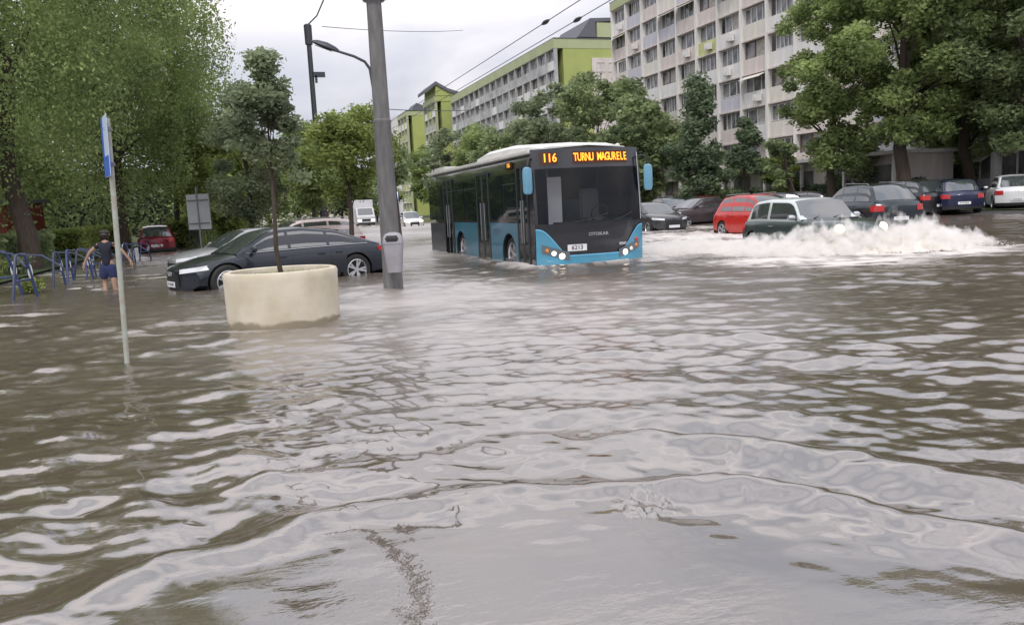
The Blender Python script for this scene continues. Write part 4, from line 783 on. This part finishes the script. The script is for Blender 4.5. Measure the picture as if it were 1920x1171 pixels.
# ---------------------------------------------------------------- bus
fl = cw(.70, 18.0); BW, BL, ZB, ZR = 2.70, 10.5, .0, 2.62
BUS = empty('city_bus', (fl.x+BW/2, fl.y+BL/2, 0), -PI/2, 'blue and black city bus with an orange destination display driving through the flood', 'bus')
F = BL/2; HB = BW/2     # local x forward, door side is local y = -HB (the bus's right)
M_bblue = mat('bus_blue', (.03, .165, .25), .35, .1, coat=.6, var=.10, scale=1.2); M_bblack = mat('bus_black', (.014, .015, .02), .18, coat=.7); M_bwhite = mat('bus_white', (.70, .69, .66), .5, var=.12, scale=2)
M_bglass = glass('bus_side_glass', (.012, .02, .02), .12); M_bwind = glass('bus_windscreen', (.012, .014, .018), .72, .02); M_seat = mat('bus_interior', (.12, .13, .15), .8); M_part = mat('cab_partition', (.72, .74, .78), .6)
def bowp(y, z): return .26*(abs(y)/HB)**2.6 + .17*max(0, (z-.9)/1.9)**1.6 + .05*max(0, (.5-z))
def fpt(y, z, off=0): return Vector((F-bowp(y, z)+off, y, z))
# side walls, roof and tail as one shell; the nose is separate
b = MB(); half = [(HB, -.28), (HB, 1.0), (HB-.015, 1.9), (HB-.04, 2.42), (HB-.12, 2.56), (HB-.3, 2.62), (0, 2.68)]
full = half+[(-y, z) for y, z in half[-2::-1]]+[half[0]]
b.mi = 0
xs = [-F+.0, -F+.06, -F+1, -2, 0, 2, F-.55]
rows = [[Vector((x if i else x, y*(1-.02*(i == 0)), z-(0.03 if i == 0 and z > 2 else 0))) for y, z in full]+[] for i, x in enumerate(xs)]
rows.append([Vector((F-bowp(y, z)-.02, y*.998, z)) for y, z in full]); b.grid(rows); b.add(rows[0][:-1], [tuple(range(len(full)-1))]); b.mi = 2; b.add(rows[-1][:-1], [tuple(range(len(full)-1))])
body = b.build('body', [M_bblack, M_black, M_dark], BUS)
bmx = bmesh.new(); bmx.from_mesh(body.data); bmesh.ops.remove_doubles(bmx, verts=bmx.verts, dist=.001); bmesh.ops.recalc_face_normals(bmx, faces=bmx.faces); bmx.to_mesh(body.data); bmx.free()
DX = lambda d: F-d
arch = MB()
for d in (2.12, 6.72):
    for sg in (-1, 1): arch.lathe([(0, sg*HB-.45), (.56, sg*HB-.45), (.56, sg*HB+.3), (0, sg*HB+.3)], (DX(d), 0, .16), 28, 'Y')
def cutm(o, cutter):
    md = o.modifiers.new('b', 'BOOLEAN'); md.object = cutter; md.operation = 'DIFFERENCE'; md.solver = 'EXACT'
    dg = bpy.context.evaluated_depsgraph_get(); me = bpy.data.meshes.new_from_object(o.evaluated_get(dg)); o.modifiers.clear()
    if len(me.polygons) > 3: o.data = me
ac = arch.build('cut', M_black, BUS)
# blue skirt panels per side
for sg in (-1, 1):
    segs = [(1.42, 3.62), (4.86, 7.35)] if sg < 0 else [(.75, 7.6)]
    for (d0, d1) in segs:
        p = MB(); p.box((DX((d0+d1)/2), sg*(HB+.005), .36), (d1-d0, .03, 1.22)); o = p.build('skirt_panel', M_bblue, BUS, bevel=.006); cutm(o, ac)
    p = MB(); p.box((DX(9.2), sg*(HB+.004), .34), (2.9, .024, 1.2)); o = p.build('engine_panel', mat('bus_rear_panel', (.05, .055, .075), .35, coat=.4), BUS)
    wins = [(1.45, 2.5), (2.54, 3.6), (4.9, 6.1), (6.14, 7.3), (7.34, 8.5), (8.54, 9.7), (9.74, 10.7)] if sg < 0 else [(.8, 2.2), (2.24, 3.6), (3.64, 5.0), (5.04, 6.4), (6.44, 7.8), (7.84, 9.2), (9.24, 10.6)]
    for (d0, d1) in wins:
        w_ = MB(); w_.box((DX((d0+d1)/2), sg*(HB+.004), 1.60), (d1-d0, .02, 1.12)); wo = w_.build('side_window', M_bglass, BUS)
        if (int(d0*3)) % 2 == 0: MB().box((DX((d0+d1)/2), sg*(HB+.015), 1.92), (d1-d0-.04, .012, .025)).build('window_frame', M_dark, wo)
    MB().box((DX(5.6), sg*(HB+.02), 1.005), (8.4 if sg > 0 else .01, .01, .03)).build('trim_strip', M_dark, BUS)
bm_ = body; cutm(bm_, ac); bmx = bmesh.new(); bmx.from_mesh(body.data); bmesh.ops.delete(bmx, geom=[f for f in bmx.faces if f.material_index == 2], context='FACES_ONLY'); bmx.to_mesh(body.data); bmx.free(); bm_.data.shade_smooth(); bm_.data.set_sharp_from_angle(angle=R(35)); bpy.data.objects.remove(ac)
def bdoor(d0, d1):
    w = (d1-d0)/2
    for k in range(2):
        c_ = DX(d0+w*(k+.5)); fr = MB()
        for dx in (-w/2+.03, w/2-.03): fr.box((c_+dx, -HB-.012, 1.05), (.05, .03, 2.5))
        for z in (-.17, 2.28): fr.box((c_, -HB-.012, z), (w-.1, .028, .06))
        dr = fr.build('door', M_dark, BUS); MB().box((c_, -HB-.008, 1.05), (w-.1, .016, 2.4)).build('door_pane', M_bglass, dr)
        MB().tube([(c_+(.12 if k else -.12), -HB-.03, .5), (c_+(.12 if k else -.12), -HB-.03, 1.5)], .016, 6).build('handle', M_grey, dr)
bdoor(.62, 1.40); bdoor(3.66, 4.82); bdoor(7.55, 8.6)
# nose: windscreen, black mask, blue corners
def npatch(zf0, zf1, y0, y1, off, nm, m, n=22, k=10, parent=None):
    g = MB(); g.grid([[fpt(y, z, off) for z in [zf0(y)+(zf1(y)-zf0(y))*j/k for j in range(k+1)]] for y in [y0+(y1-y0)*i/n for i in range(n+1)]]); return g.build(nm, m, parent or BUS, smooth=True)
vline = lambda y: .20 + .62*sst(.62, 1.30, abs(y))**.9*1.0
npatch(lambda y: -.25, lambda y: vline(y), -HB, HB, .02, 'bumper', mat('bus_bumper_blue', (.05, .27, .42), .3, coat=1, var=.15, scale=2), 40)
npatch(lambda y: vline(y), lambda y: .93, -HB, HB, .0, 'front_mask', M_bblack, 40)
npatch(lambda y: .93, lambda y: 2.18, -HB+.05, HB-.05, .004, 'windshield', M_bwind)
hdm = npatch(lambda y: 2.18, lambda y: 2.62, -HB, HB, .0, 'display_housing', M_bblack)
for sg in (-1, 1): npatch(lambda y: .93, lambda y: 2.2, min(sg*(HB-.06), sg*HB), max(sg*(HB-.06), sg*HB), .01, 'pillar', M_bblack, 3)
npatch(lambda y: vline(y)-.012, lambda y: vline(y)+.012, -HB, HB, .025, 'trim_line', mat('bus_light_blue', (.18, .50, .75), .35), 40, 1)
# white seam beside the screen on the far edge
MB().tube([fpt(HB-.045, z, .02) for z in (.95, 1.3, 1.7, 2.1, 2.5)], .012, 6).build('edge_strip', M_alloy, BUS)
# LED displays
M_led = mat('led_orange', (1.0, .30, .02), .5, emit=2.2); M_ledg = mat('led_backing', (.05, .012, .0), .4)
def ftext(s, size, y, z, m, nm, par, sx=1, off=.012, bold=.003):
    p = fpt(y, z, off); sl = math.atan2(fpt(y, z+.1).x-fpt(y, z-.1).x, .2); yw = math.atan2(-(fpt(y+.1, z).x-fpt(y-.1, z).x), .2)
    Mx = Matrix.Translation(p) @ Matrix.Rotation(yw, 4, 'Z') @ Matrix.Rotation(sl, 4, 'Y') @ Matrix.Rotation(R(90), 4, 'Z') @ Matrix.Rotation(R(90), 4, 'X')
    return text(s, size, m, nm, par, Mx, bold, sx)
npatch(lambda y: 2.265, lambda y: 2.545, -1.17, -.77, .007, 'route_display', M_ledg, 6, 2); npatch(lambda y: 2.265, lambda y: 2.545, -.42, .98, .007, 'destination_display', M_ledg, 16, 2)
rdo = [o for o in BUS.children if o.name.startswith('route_display')][0]; ddo = [o for o in BUS.children if o.name.startswith('destination_display')][0]
ftext('116', .27, -.96, 2.405, M_led, 'route_number', rdo, .82, .05, .003)
words_ = 'TURNU MAGURELE'; 
for i, ch in enumerate(words_):
    if ch != ' ': ftext(ch, .255, -.36+i*.0985, 2.405, M_led, 'display_letter', ddo, .62, .03, .003)
sd = MB(); sd.box((DX(1.95), -HB+.012, 2.36), (.5, .02, .16), 0); sdo = sd.build('side_display', M_ledg, BUS)
text('116', .15, mat('led_amber_dim', (1, .45, .08), .5, emit=1.0), 'side_route_number', sdo, Matrix.Translation((DX(1.95), -HB-.004+.0, 2.36)) @ Matrix.Rotation(R(90), 4, 'X'), .002)
# markings
g = MB(); g.grid([[fpt(y, z, .006) for z in (.30, .45)] for y in (-.66+.0, -.5, -.35, -.2)]); pn_ = g.build('fleet_number_plate', M_white, BUS); ftext('6213', .14, -.43, .375, M_black, 'fleet_number', pn_, 1, .008, .001)
ftext('OTOKAR', .105, .10, .66, M_alloy, 'maker_lettering', BUS, 1.15, .008, .004); ftext('KENT C', .085, .78, .40, M_white, 'model_lettering', BUS, 1, .012, .003)
# head lamps
def flamp(y, z, r, m, nm):
    p = fpt(y, z, .035); o = MB().lathe([(0, .02), (r*.6, .018), (r, 0), (r*1.1, -.03)], n=16).build(nm, m, BUS, smooth=True); o.location = p; yw = math.atan2(-(fpt(y+.05, z).x-fpt(y-.05, z).x), .1); o.rotation_euler = (0, R(90), yw); return o
M_hous = mat('lamp_housing', (.10, .12, .14), .2, coat=.8)
for sg in (-1, 1):
    g = MB(); g.grid([[fpt(sg*y, .08+.20*j/4+(y-.62)*.32, .028) for j in range(5)] for y in [.62+.62*i/10 for i in range(11)]]); g.build('headlight_housing', M_hous, BUS, smooth=True)
    flamp(sg*.80, .20, .065, M_lit, 'headlight'); flamp(sg*.98, .27, .05, M_lit if sg < 0 else M_lamp, 'headlight'); flamp(sg*1.13, .34, .04, mat('indicator_amber', (.7, .25, .03), .3), 'indicator')
flamp(1.14, .48, .05, M_lampr, 'reflector')
# mirrors
for sg, z in ((-1, 1.92), (1, 1.90)):
    m_ = MB(); P0 = Vector((F-.30+.12, sg*(HB+.16), z)); M_ = Matrix.Translation(P0)
    m_.grid([[Vector((P0.x+.055*math.cos(a)*k2, P0.y+.115*math.sin(a)*k2, P0.z+hh)) for a in [2*PI*j/14 for j in range(15)]] for hh, k2 in ((-.30, .25), (-.28, .8), (-.2, 1), (.2, 1), (.28, .85), (.31, .3))]); mo = m_.build('mirror', mat('mirror_blue', (.12, .30, .42), .3, coat=.6), BUS, smooth=True)
    MB().tube([(F-.42, sg*(HB-.06), 2.40), (F-.22, sg*(HB+.10), 2.42), (F-.18, sg*(HB+.16), 2.22)], .025, 6).build('mirror_arm', M_black, mo)
# wipers
for y0, y1 in ((-.55, .35), (.45, 1.0)):
    MB().tube([fpt(y0, .96, .05), fpt((y0+y1)/2, 1.02, .06), fpt(y1, 1.12, .04)], .014, 5).build('wiper', M_black, BUS)
# roof
rf = MB()
def fair(x, w, h0, h1): return [Vector((x, y, z)) for y, z in ((w, h0), (w-.04, h0+(h1-h0)*.7), (w-.22, h1), (0, h1+.03), (-w+.22, h1), (-w+.04, h0+(h1-h0)*.7), (-w, h0))]
rw = [fair(DX(5.9), 1.05, 2.58, 2.62), fair(DX(5.4), 1.14, 2.58, 2.81), fair(DX(4.6), 1.18, 2.58, 2.89), fair(DX(2.4), 1.18, 2.58, 2.88), fair(DX(1.2), 1.15, 2.58, 2.80), fair(DX(.42), 1.08, 2.58, 2.68)]
rf.grid(rw); rf.add(rw[-1], [tuple(range(7))]); rf.add(rw[0], [tuple(range(7))]); rf.build('roof_fairing', M_bwhite, BUS, smooth=True)
MB().box((DX(5.7), -HB+.10, 2.585), (10.3, .2, .09)).box((DX(5.7), HB-.10, 2.585), (10.3, .2, .09)).build('roof_edge', M_bwhite, BUS, bevel=.02)
MB().box((DX(10.1), 0, 2.70), (1.4, 2.2, .17)).build('rear_roof_box', M_bwhite, BUS, bevel=.03)
MB().box((DX(7.7), 0, 2.69), (2.6, 1.7, .09)).build('roof_vent', M_bblack, BUS, bevel=.02)
MB().lathe([(.0, .12), (.05, .1), (.06, 0)], (DX(.6), .95, 2.62), 10).build('antenna', M_bwhite, BUS, smooth=True)
# interior
i_ = MB(); i_.box((0, 0, .05), (BL-.5, BW-.1, .05)); i_.build('floor', M_seat, BUS)
MB().box((DX(.72), .25, .80), (.45, 1.9, .30)).build('dashboard', M_black, BUS, bevel=.05)
MB().box((DX(1.25), -.45, 1.45), (.03, .36, 1.15)).build('cab_partition', M_part, BUS)
st_ = MB(); st_.box((DX(1.35), .62, .95), (.5, .5, .14)); st_.box((DX(1.62), .62, 1.35), (.12, .5, .75)); st_.build('driver_seat', M_seat, BUS, bevel=.04)
sw_ = MB(); sw_.tube([Vector((DX(1.02)+.08*math.sin(a), .62+.22*math.cos(a), 1.12+.2*math.sin(a))) for a in [2*PI*j/20 for j in range(21)]], .018, 6); sw_.build('steering_wheel', M_black, BUS)
for k in range(8):
    for sg in (-1, 1):
        if sg < 0 and k in (1, 2, 5, 6): continue
        MB().box((DX(2.6+k*.95), sg*.85, .72), (.42, .8, .1)).box((DX(2.82+k*.95), sg*.85, 1.1), (.08, .8, .75)).build('seat', M_bblue, BUS, bevel=.03)
for d in (1.7, 3.5, 5, 6.5, 8): MB().tube([(DX(d), -.45, .1), (DX(d), -.45, 2.5)], .018, 6).build('grab_pole', M_alloy, BUS)
T_, Rm = wheel_meshes(.47)
for d in (2.12, 6.72):
    for sg in (-1, 1): w_ = empty('wheel', (DX(d), sg*(HB-.16), .17), 0 if sg < 0 else PI); w_.parent = BUS; put('tyre', T_, w_, (0, 0, 0)); put('rim', Rm, w_, (0, 0, 0))
# ---------------------------------------------------------------- splash
gs = np.random.default_rng(77)
def spl_h(X_, Z_):   # plume height in metres at across / away of the view
    def bl(x0, z0, sx, sz, h): return h*np.exp(-((X_-x0)/sx)**2-((Z_-z0)/sz)**2)
    return np.maximum.reduce([bl(7.2, 17.7, 1.2, .6, .50), bl(8.5, 17.5, 1.0, .6, .56), bl(9.4, 18.0, .75, .6, .52), bl(6.2, 18.7, .8, .6, .32), bl(10.2, 18.2, .6, .5, .32), bl(7.0, 18.9, .9, .6, .34), bl(6.0, 20.0, 1.0, .8, .22), bl(4.9, 20.4, 1.5, 1.2, .19), bl(9.9, 19.8, .6, .6, .34)])
nx, nz_ = 520, 240; sx_ = np.linspace(3.4, 13.0, nx); sz_ = np.linspace(16.8, 22.6, nz_); XX, ZZ = np.meshgrid(sx_, sz_)
jx = fbm(XX*1.7, ZZ*1.7, 201, 4)-.5; jz = fbm(XX*1.7, ZZ*1.7, 211, 4)-.5
hh = spl_h(XX+jx*.9, ZZ+jz*.9)*(.35+.55*fbm(XX*2.2, ZZ*2.2, 221, 4)+.75*(1-2*np.abs(fbm(XX*3.1+jx*2, ZZ*3.1, 225, 4)-.5))**6); hh = hh + .05*np.minimum(hh*6, 1)*(fbm(XX*6, ZZ*6, 231, 4)-.5)*2
PX = XX + .25*jx*hh*3; PZ = ZZ + .3*jz*hh*3
Pw = np.stack([HF.x*PZ+HR.x*PX, HF.y*PZ+HR.y*PX, hh*.66-.13], -1).reshape(-1, 3); Fq = gridF(nz_, nx)
hf = hh.ravel(); keep = hf[Fq].min(axis=1) > .17; Fq = Fq[keep]; used_, inv = np.unique(Fq, return_inverse=True); Fq = inv.reshape(Fq.shape); Pk = Pw[used_]
M_foam = mat('foamy_water', (.84, .80, .75), .85, var=.1, scale=2.5, bump=.1, col2=(.68, .63, .57)); M_foam.node_tree.nodes['Principled BSDF'].inputs['Subsurface Weight'].default_value = .25; M_foam.node_tree.nodes['Principled BSDF'].inputs['Subsurface Radius'].default_value = (.1, .1, .1)
# droplets
t_ = (1+5**.5)/2; iv = np.array([(-1, t_, 0), (1, t_, 0), (-1, -t_, 0), (1, -t_, 0), (0, -1, t_), (0, 1, t_), (0, -1, -t_), (0, 1, -t_), (t_, 0, -1), (t_, 0, 1), (-t_, 0, -1), (-t_, 0, 1)])/math.hypot(1, t_)
it = np.array([(0,11,5),(0,5,1),(0,1,7),(0,7,10),(0,10,11),(1,5,9),(5,11,4),(11,10,2),(10,7,6),(7,1,8),(3,9,4),(3,4,2),(3,2,6),(3,6,8),(3,8,9),(4,9,5),(2,4,11),(6,2,10),(8,6,7),(9,8,1)])
nd = 34000; cx = gs.uniform(4.0, 12.6, nd*6); cz = gs.uniform(17.2, 22.0, nd*6); hd0 = spl_h(cx+gs.normal(size=nd*6)*.15, cz+gs.normal(size=nd*6)*.12); pr = gs.random(nd*6) < hd0/.5; cx, cz, hd0 = cx[pr][:nd], cz[pr][:nd], hd0[pr][:nd]
nd = len(cx); zz_ = hd0*(.35+.62*gs.random(nd)**1.2+.22*gs.random(nd)**6); rs_ = .003+.010*gs.random(nd)**5
cc = np.stack([HF.x*cz+HR.x*cx, HF.y*cz+HR.y*cx, zz_], -1)
Vd = (cc[:, None, :] + iv[None]*rs_[:, None, None]*np.array([1, 1, 1.2])).reshape(-1, 3); Fd = (it[None]+12*np.arange(nd)[:, None, None]).reshape(-1, 3)
Ft = np.concatenate([Fq[:, [0, 1, 2]], Fq[:, [0, 2, 3]]]); Vall = np.concatenate([Pk, Vd]); Fall = np.concatenate([Ft, Fd+len(Pk)])
tag(npmesh('splash', Vall, Fall, M_foam, smooth=True), 'white foamy splash thrown up round the small green hatchback', kind='stuff')
# ---------------------------------------------------------------- bike racks / blue barriers
M_rb = mat('rack_blue', (.03, .055, .17), .45, coat=.3, var=.25, scale=6); M_rk = mat('rack_dark', (.035, .045, .09), .5)
def rack(p, rz, label, s=1.0, dark=False):
    o = empty('bike_rack', (p.x, p.y, p.z), rz, label, 'bike rack', 'blue A-shaped racks along the flooded kerb'); o.scale = (s, s, s)
    for sg in (-1, 1): MB().tube([(0, sg*.36, -.1), (0, sg*.13, .84), (0, sg*.09, .89), (0, 0, .90)], .028, 8).build('leg', M_rk if (dark and sg > 0) else M_rb, o, smooth=True)
    MB().tube([(0, -.24, .42), (0, .24, .42)], .02, 6).build('crossbar', M_rb, o)
    MB().lathe([(0, -.008), (.055, -.008), (.055, .008), (0, .008)], (0, 0, 0), 14).build('reflector', M_white, o)
    r_ = [c for c in o.children if c.name.startswith('reflector')][0]; r_.rotation_euler = (0, R(90), 0); r_.location = (.0, -.21, .56); r_.scale = (2.6, 1, 1)
    MB().tube([(0, 0, .9), (-.45, 0, .86), (-.85, 0, .62)], .018, 6).build('handrail', M_rk, o)
    return o
pos = [((10, 556), 'nearest blue A-shaped rack with a white reflector at the left edge', 1.15), ((48, 560), 'dark blue rack just right of the nearest one, beside the weedy plant', 1.1), ((133, 528), 'blue A-shaped rack with a white reflector, first of the middle cluster', 1.0), ((158, 524), 'second blue rack of the middle cluster, left of the person', 1.0), ((172, 520), 'third blue rack, touching the person on the left', .95), ((190, 514), 'blue rack directly behind the person', .95),
       ((238, 500), 'dark blue rack just right of the sign pole', .95), ((252, 494), 'small blue rack between the sign pole and the white post', .9), ((273, 487), 'farthest blue rack with a pale post, by the maroon hatchback', .95), ((112, 536), 'blue rack at the left end of the middle cluster', 1.0)]
for i, ((px, py), lb, s) in enumerate(pos):
    p = at(px, py); p.z = 0-.08; rack(p, R(150+12*((i*37) % 5)-20), lb, s, i % 2 == 1)
# thin verge posts
# ---------------------------------------------------------------- person wading
PP = at(207, 541); PP.z = -.30; PE = empty('person', PP, 0, 'person in navy top and blue shorts wading by the sign pole, arms held out', 'person')
face = math.atan2(HF.y, HF.x)+R(12); PE.rotation_euler = (0, 0, face)   # local x = facing (away from the viewer), y = person's left
M_skin = mat('skin', (.36, .22, .15), .6); M_hair = mat('dark_hair', (.02, .015, .012), .6); M_top = mat('navy_top', (.012, .014, .03), .85, var=.3, scale=8, bump=.2); M_sh = mat('blue_shorts', (.02, .03, .10), .8, var=.3, scale=6, bump=.2)
def skinned(name, verts, edges, m, parent, root=0, sub=2):
    me = bpy.data.meshes.new(name); me.from_pydata([v[:3] for v in verts], edges, []); o = bpy.data.objects.new(name, me); COL.objects.link(o)
    o.modifiers.new('s', 'SKIN'); 
    for i, v in enumerate(verts):
        r = v[3]; me.skin_vertices[0].data[i].radius = r if hasattr(r, '__len__') else (r, r)
    me.skin_vertices[0].data[root].use_root = True
    if root: me.skin_vertices[0].data[0].use_root = False
    sm = o.modifiers.new('u', 'SUBSURF'); sm.levels = sub; sm.render_levels = sub
    dg = bpy.context.evaluated_depsgraph_get(); me2 = bpy.data.meshes.new_from_object(o.evaluated_get(dg)); o.modifiers.clear(); o.data = me2; me2.materials.clear(); me2.materials.append(m)
    me2.shade_smooth(); o.parent = parent; return o
V_ = [(0, 0, .83, (.12, .10)), (0, 0, 1.0, (.115, .09)), (0, 0, 1.18, (.135, .10)), (.02, 0, 1.30, (.10, .08)), (.03, 0, 1.38, (.045, .045)), (.05, 0, 1.47, (.075, .085)), (.055, 0, 1.54, (.08, .09)), (.05, 0, 1.60, (.05, .06))]
E_ = [(i, i+1) for i in range(7)]
for sg in (-1, 1):
    b0 = len(V_); V_ += [(.01, sg*.155, 1.29, .048), (-.02, sg*.33, 1.14, .036), (.02, sg*.46, .93, .028), (.03, sg*.49, .86, (.022, .032)), (.03, sg*.50, .82, (.016, .032))]; E_ += [(3, b0), (b0, b0+1), (b0+1, b0+2), (b0+2, b0+3), (b0+3, b0+4)]
    for k, (dy, ln_) in enumerate(((-.024, .055), (-.008, .07), (.008, .074), (.024, .062))):
        V_ += [(.03+.018*k-.03, sg*.505, .80-ln_*.4, .0085), (.03+.018*k-.036, sg*.50, .80-ln_, .007)]; n0 = len(V_)-2; E_ += [(b0+4, n0), (n0, n0+1)]
    V_ += [(-.01, sg*.475, .83, .010), (-.03, sg*.465, .80, .008)]; n0 = len(V_)-2; E_ += [(b0+3, n0), (n0, n0+1)]
    b0 = len(V_); st = .12 if sg > 0 else -.06
    V_ += [(.0, sg*.095, .76, .085), (st*.6, sg*.105, .44, .055), (st*.2, sg*.11, .26, .052), (st*.1-.03, sg*.115, .06, .033), (st*.1+.05, sg*.12, .02, (.035, .025)), (st*.1+.14, sg*.125, .015, (.035, .018))]; E_ += [(0, b0)]+[(b0+i, b0+i+1) for i in range(5)]
skinned('body', V_, E_, M_skin, PE)
skinned('shirt', [(0, 0, .74, (.155, .135)), (0, 0, 1.0, (.135, .115)), (0, 0, 1.18, (.15, .12)), (.02, 0, 1.30, (.115, .095)), (.025, 0, 1.345, (.06, .06)), (.01, .16, 1.285, .066), (-.01, .24, 1.21, .062), (.01, -.16, 1.285, .066), (-.01, -.24, 1.21, .062)], [(0, 1), (1, 2), (2, 3), (3, 4), (3, 5), (5, 6), (3, 7), (7, 8)], M_top, PE)
skinned('shorts', [(0, 0, .96, (.13, .11)), (0, 0, .80, (.15, .13)), (.0, .10, .68, .11), (.03, .11, .50, .105), (.0, -.10, .68, .11), (-.01, -.11, .50, .105)], [(0, 1), (1, 2), (2, 3), (1, 4), (4, 5)], M_sh, PE)
skinned('hair', [(.03, 0, 1.47, (.085, .09)), (.035, 0, 1.55, (.095, .10)), (.045, 0, 1.625, (.07, .075)), (-.04, 0, 1.42, (.05, .06))], [(0, 1), (1, 2), (0, 3)], M_hair, PE)
fc = MB(); 
for sg in (-1, 1): fc.lathe([(0, .012), (.008, .008), (.012, 0)], (.135, sg*.032, 1.52), 8)
fc.build('eye', M_black, PE); MB().lathe([(0, .03), (.012, .0), (0, -.012)], (.148, 0, 1.495), 8).build('nose', M_skin, PE); MB().box((.13, 0, 1.455), (.02, .045, .01)).build('mouth', M_lampr, PE)
for sg in (-1, 1): MB().lathe([(0, -.03), (.012, -.02), (.016, .01), (0, .03)], (.05, sg*.088, 1.50), 8).build('ear', M_skin, PE)

# fine spray hanging over the splash: a closed body of mist shaped like the plume
mh = hh.ravel()*1.0+.10+.12*np.minimum(hh.ravel()*4, 1)*fbm(XX*3, ZZ*3, 401, 4).ravel(); PT = np.stack([HF.x*PZ+HR.x*PX, HF.y*PZ+HR.y*PX, mh.reshape(hh.shape)], -1)[::2, ::2]; m1, m2 = PT.shape[:2]; mhh = hh[::2, ::2].ravel()
PTf = PT.reshape(-1, 3); PB = PTf.copy(); PB[:, 2] = -.03; Fm = gridF(m1, m2); Fm = Fm[mhh[Fm].max(axis=1) > .05]
ed_ = {}
for f in Fm.tolist():
    for a_, b_ in zip(f, f[1:]+f[:1]): ed_[(a_, b_)] = 1
side = np.array([(b_, a_, a_+len(PTf), b_+len(PTf)) for (a_, b_) in ed_ if (b_, a_) not in ed_])
Fz = np.concatenate([Fm, Fm[:, ::-1]+len(PTf), side]); us, iv2 = np.unique(Fz, return_inverse=True); Vz = np.concatenate([PTf, PB])[us]
M_mist = bpy.data.materials.new('spray_mist'); M_mist.use_nodes = True; t = M_mist.node_tree; t.nodes.clear(); o_ = t.nodes.new('ShaderNodeOutputMaterial'); pv = t.nodes.new('ShaderNodeVolumePrincipled'); pv.inputs['Color'].default_value = (.99, .975, .95, 1)
tcn = t.nodes.new('ShaderNodeTexCoord'); nn = t.nodes.new('ShaderNodeTexNoise'); nn.inputs['Scale'].default_value = 4.5; nn.inputs['Detail'].default_value = 6; t.links.new(tcn.outputs['Object'], nn.inputs['Vector'])
mr_ = t.nodes.new('ShaderNodeMapRange'); mr_.inputs[1].default_value = .42; mr_.inputs[2].default_value = .62; mr_.inputs[3].default_value = .1; mr_.inputs[4].default_value = 6.5; t.links.new(nn.outputs['Fac'], mr_.inputs[0]); t.links.new(mr_.outputs[0], pv.inputs['Density']); t.links.new(pv.outputs[0], o_.inputs['Volume'])
tag(npmesh('spray_mist', Vz, iv2.reshape(Fz.shape), M_mist), 'pale spray hanging round the small green hatchback', kind='stuff')
S.cycles.volume_step_rate = 2.0; S.cycles.volume_bounces = 3
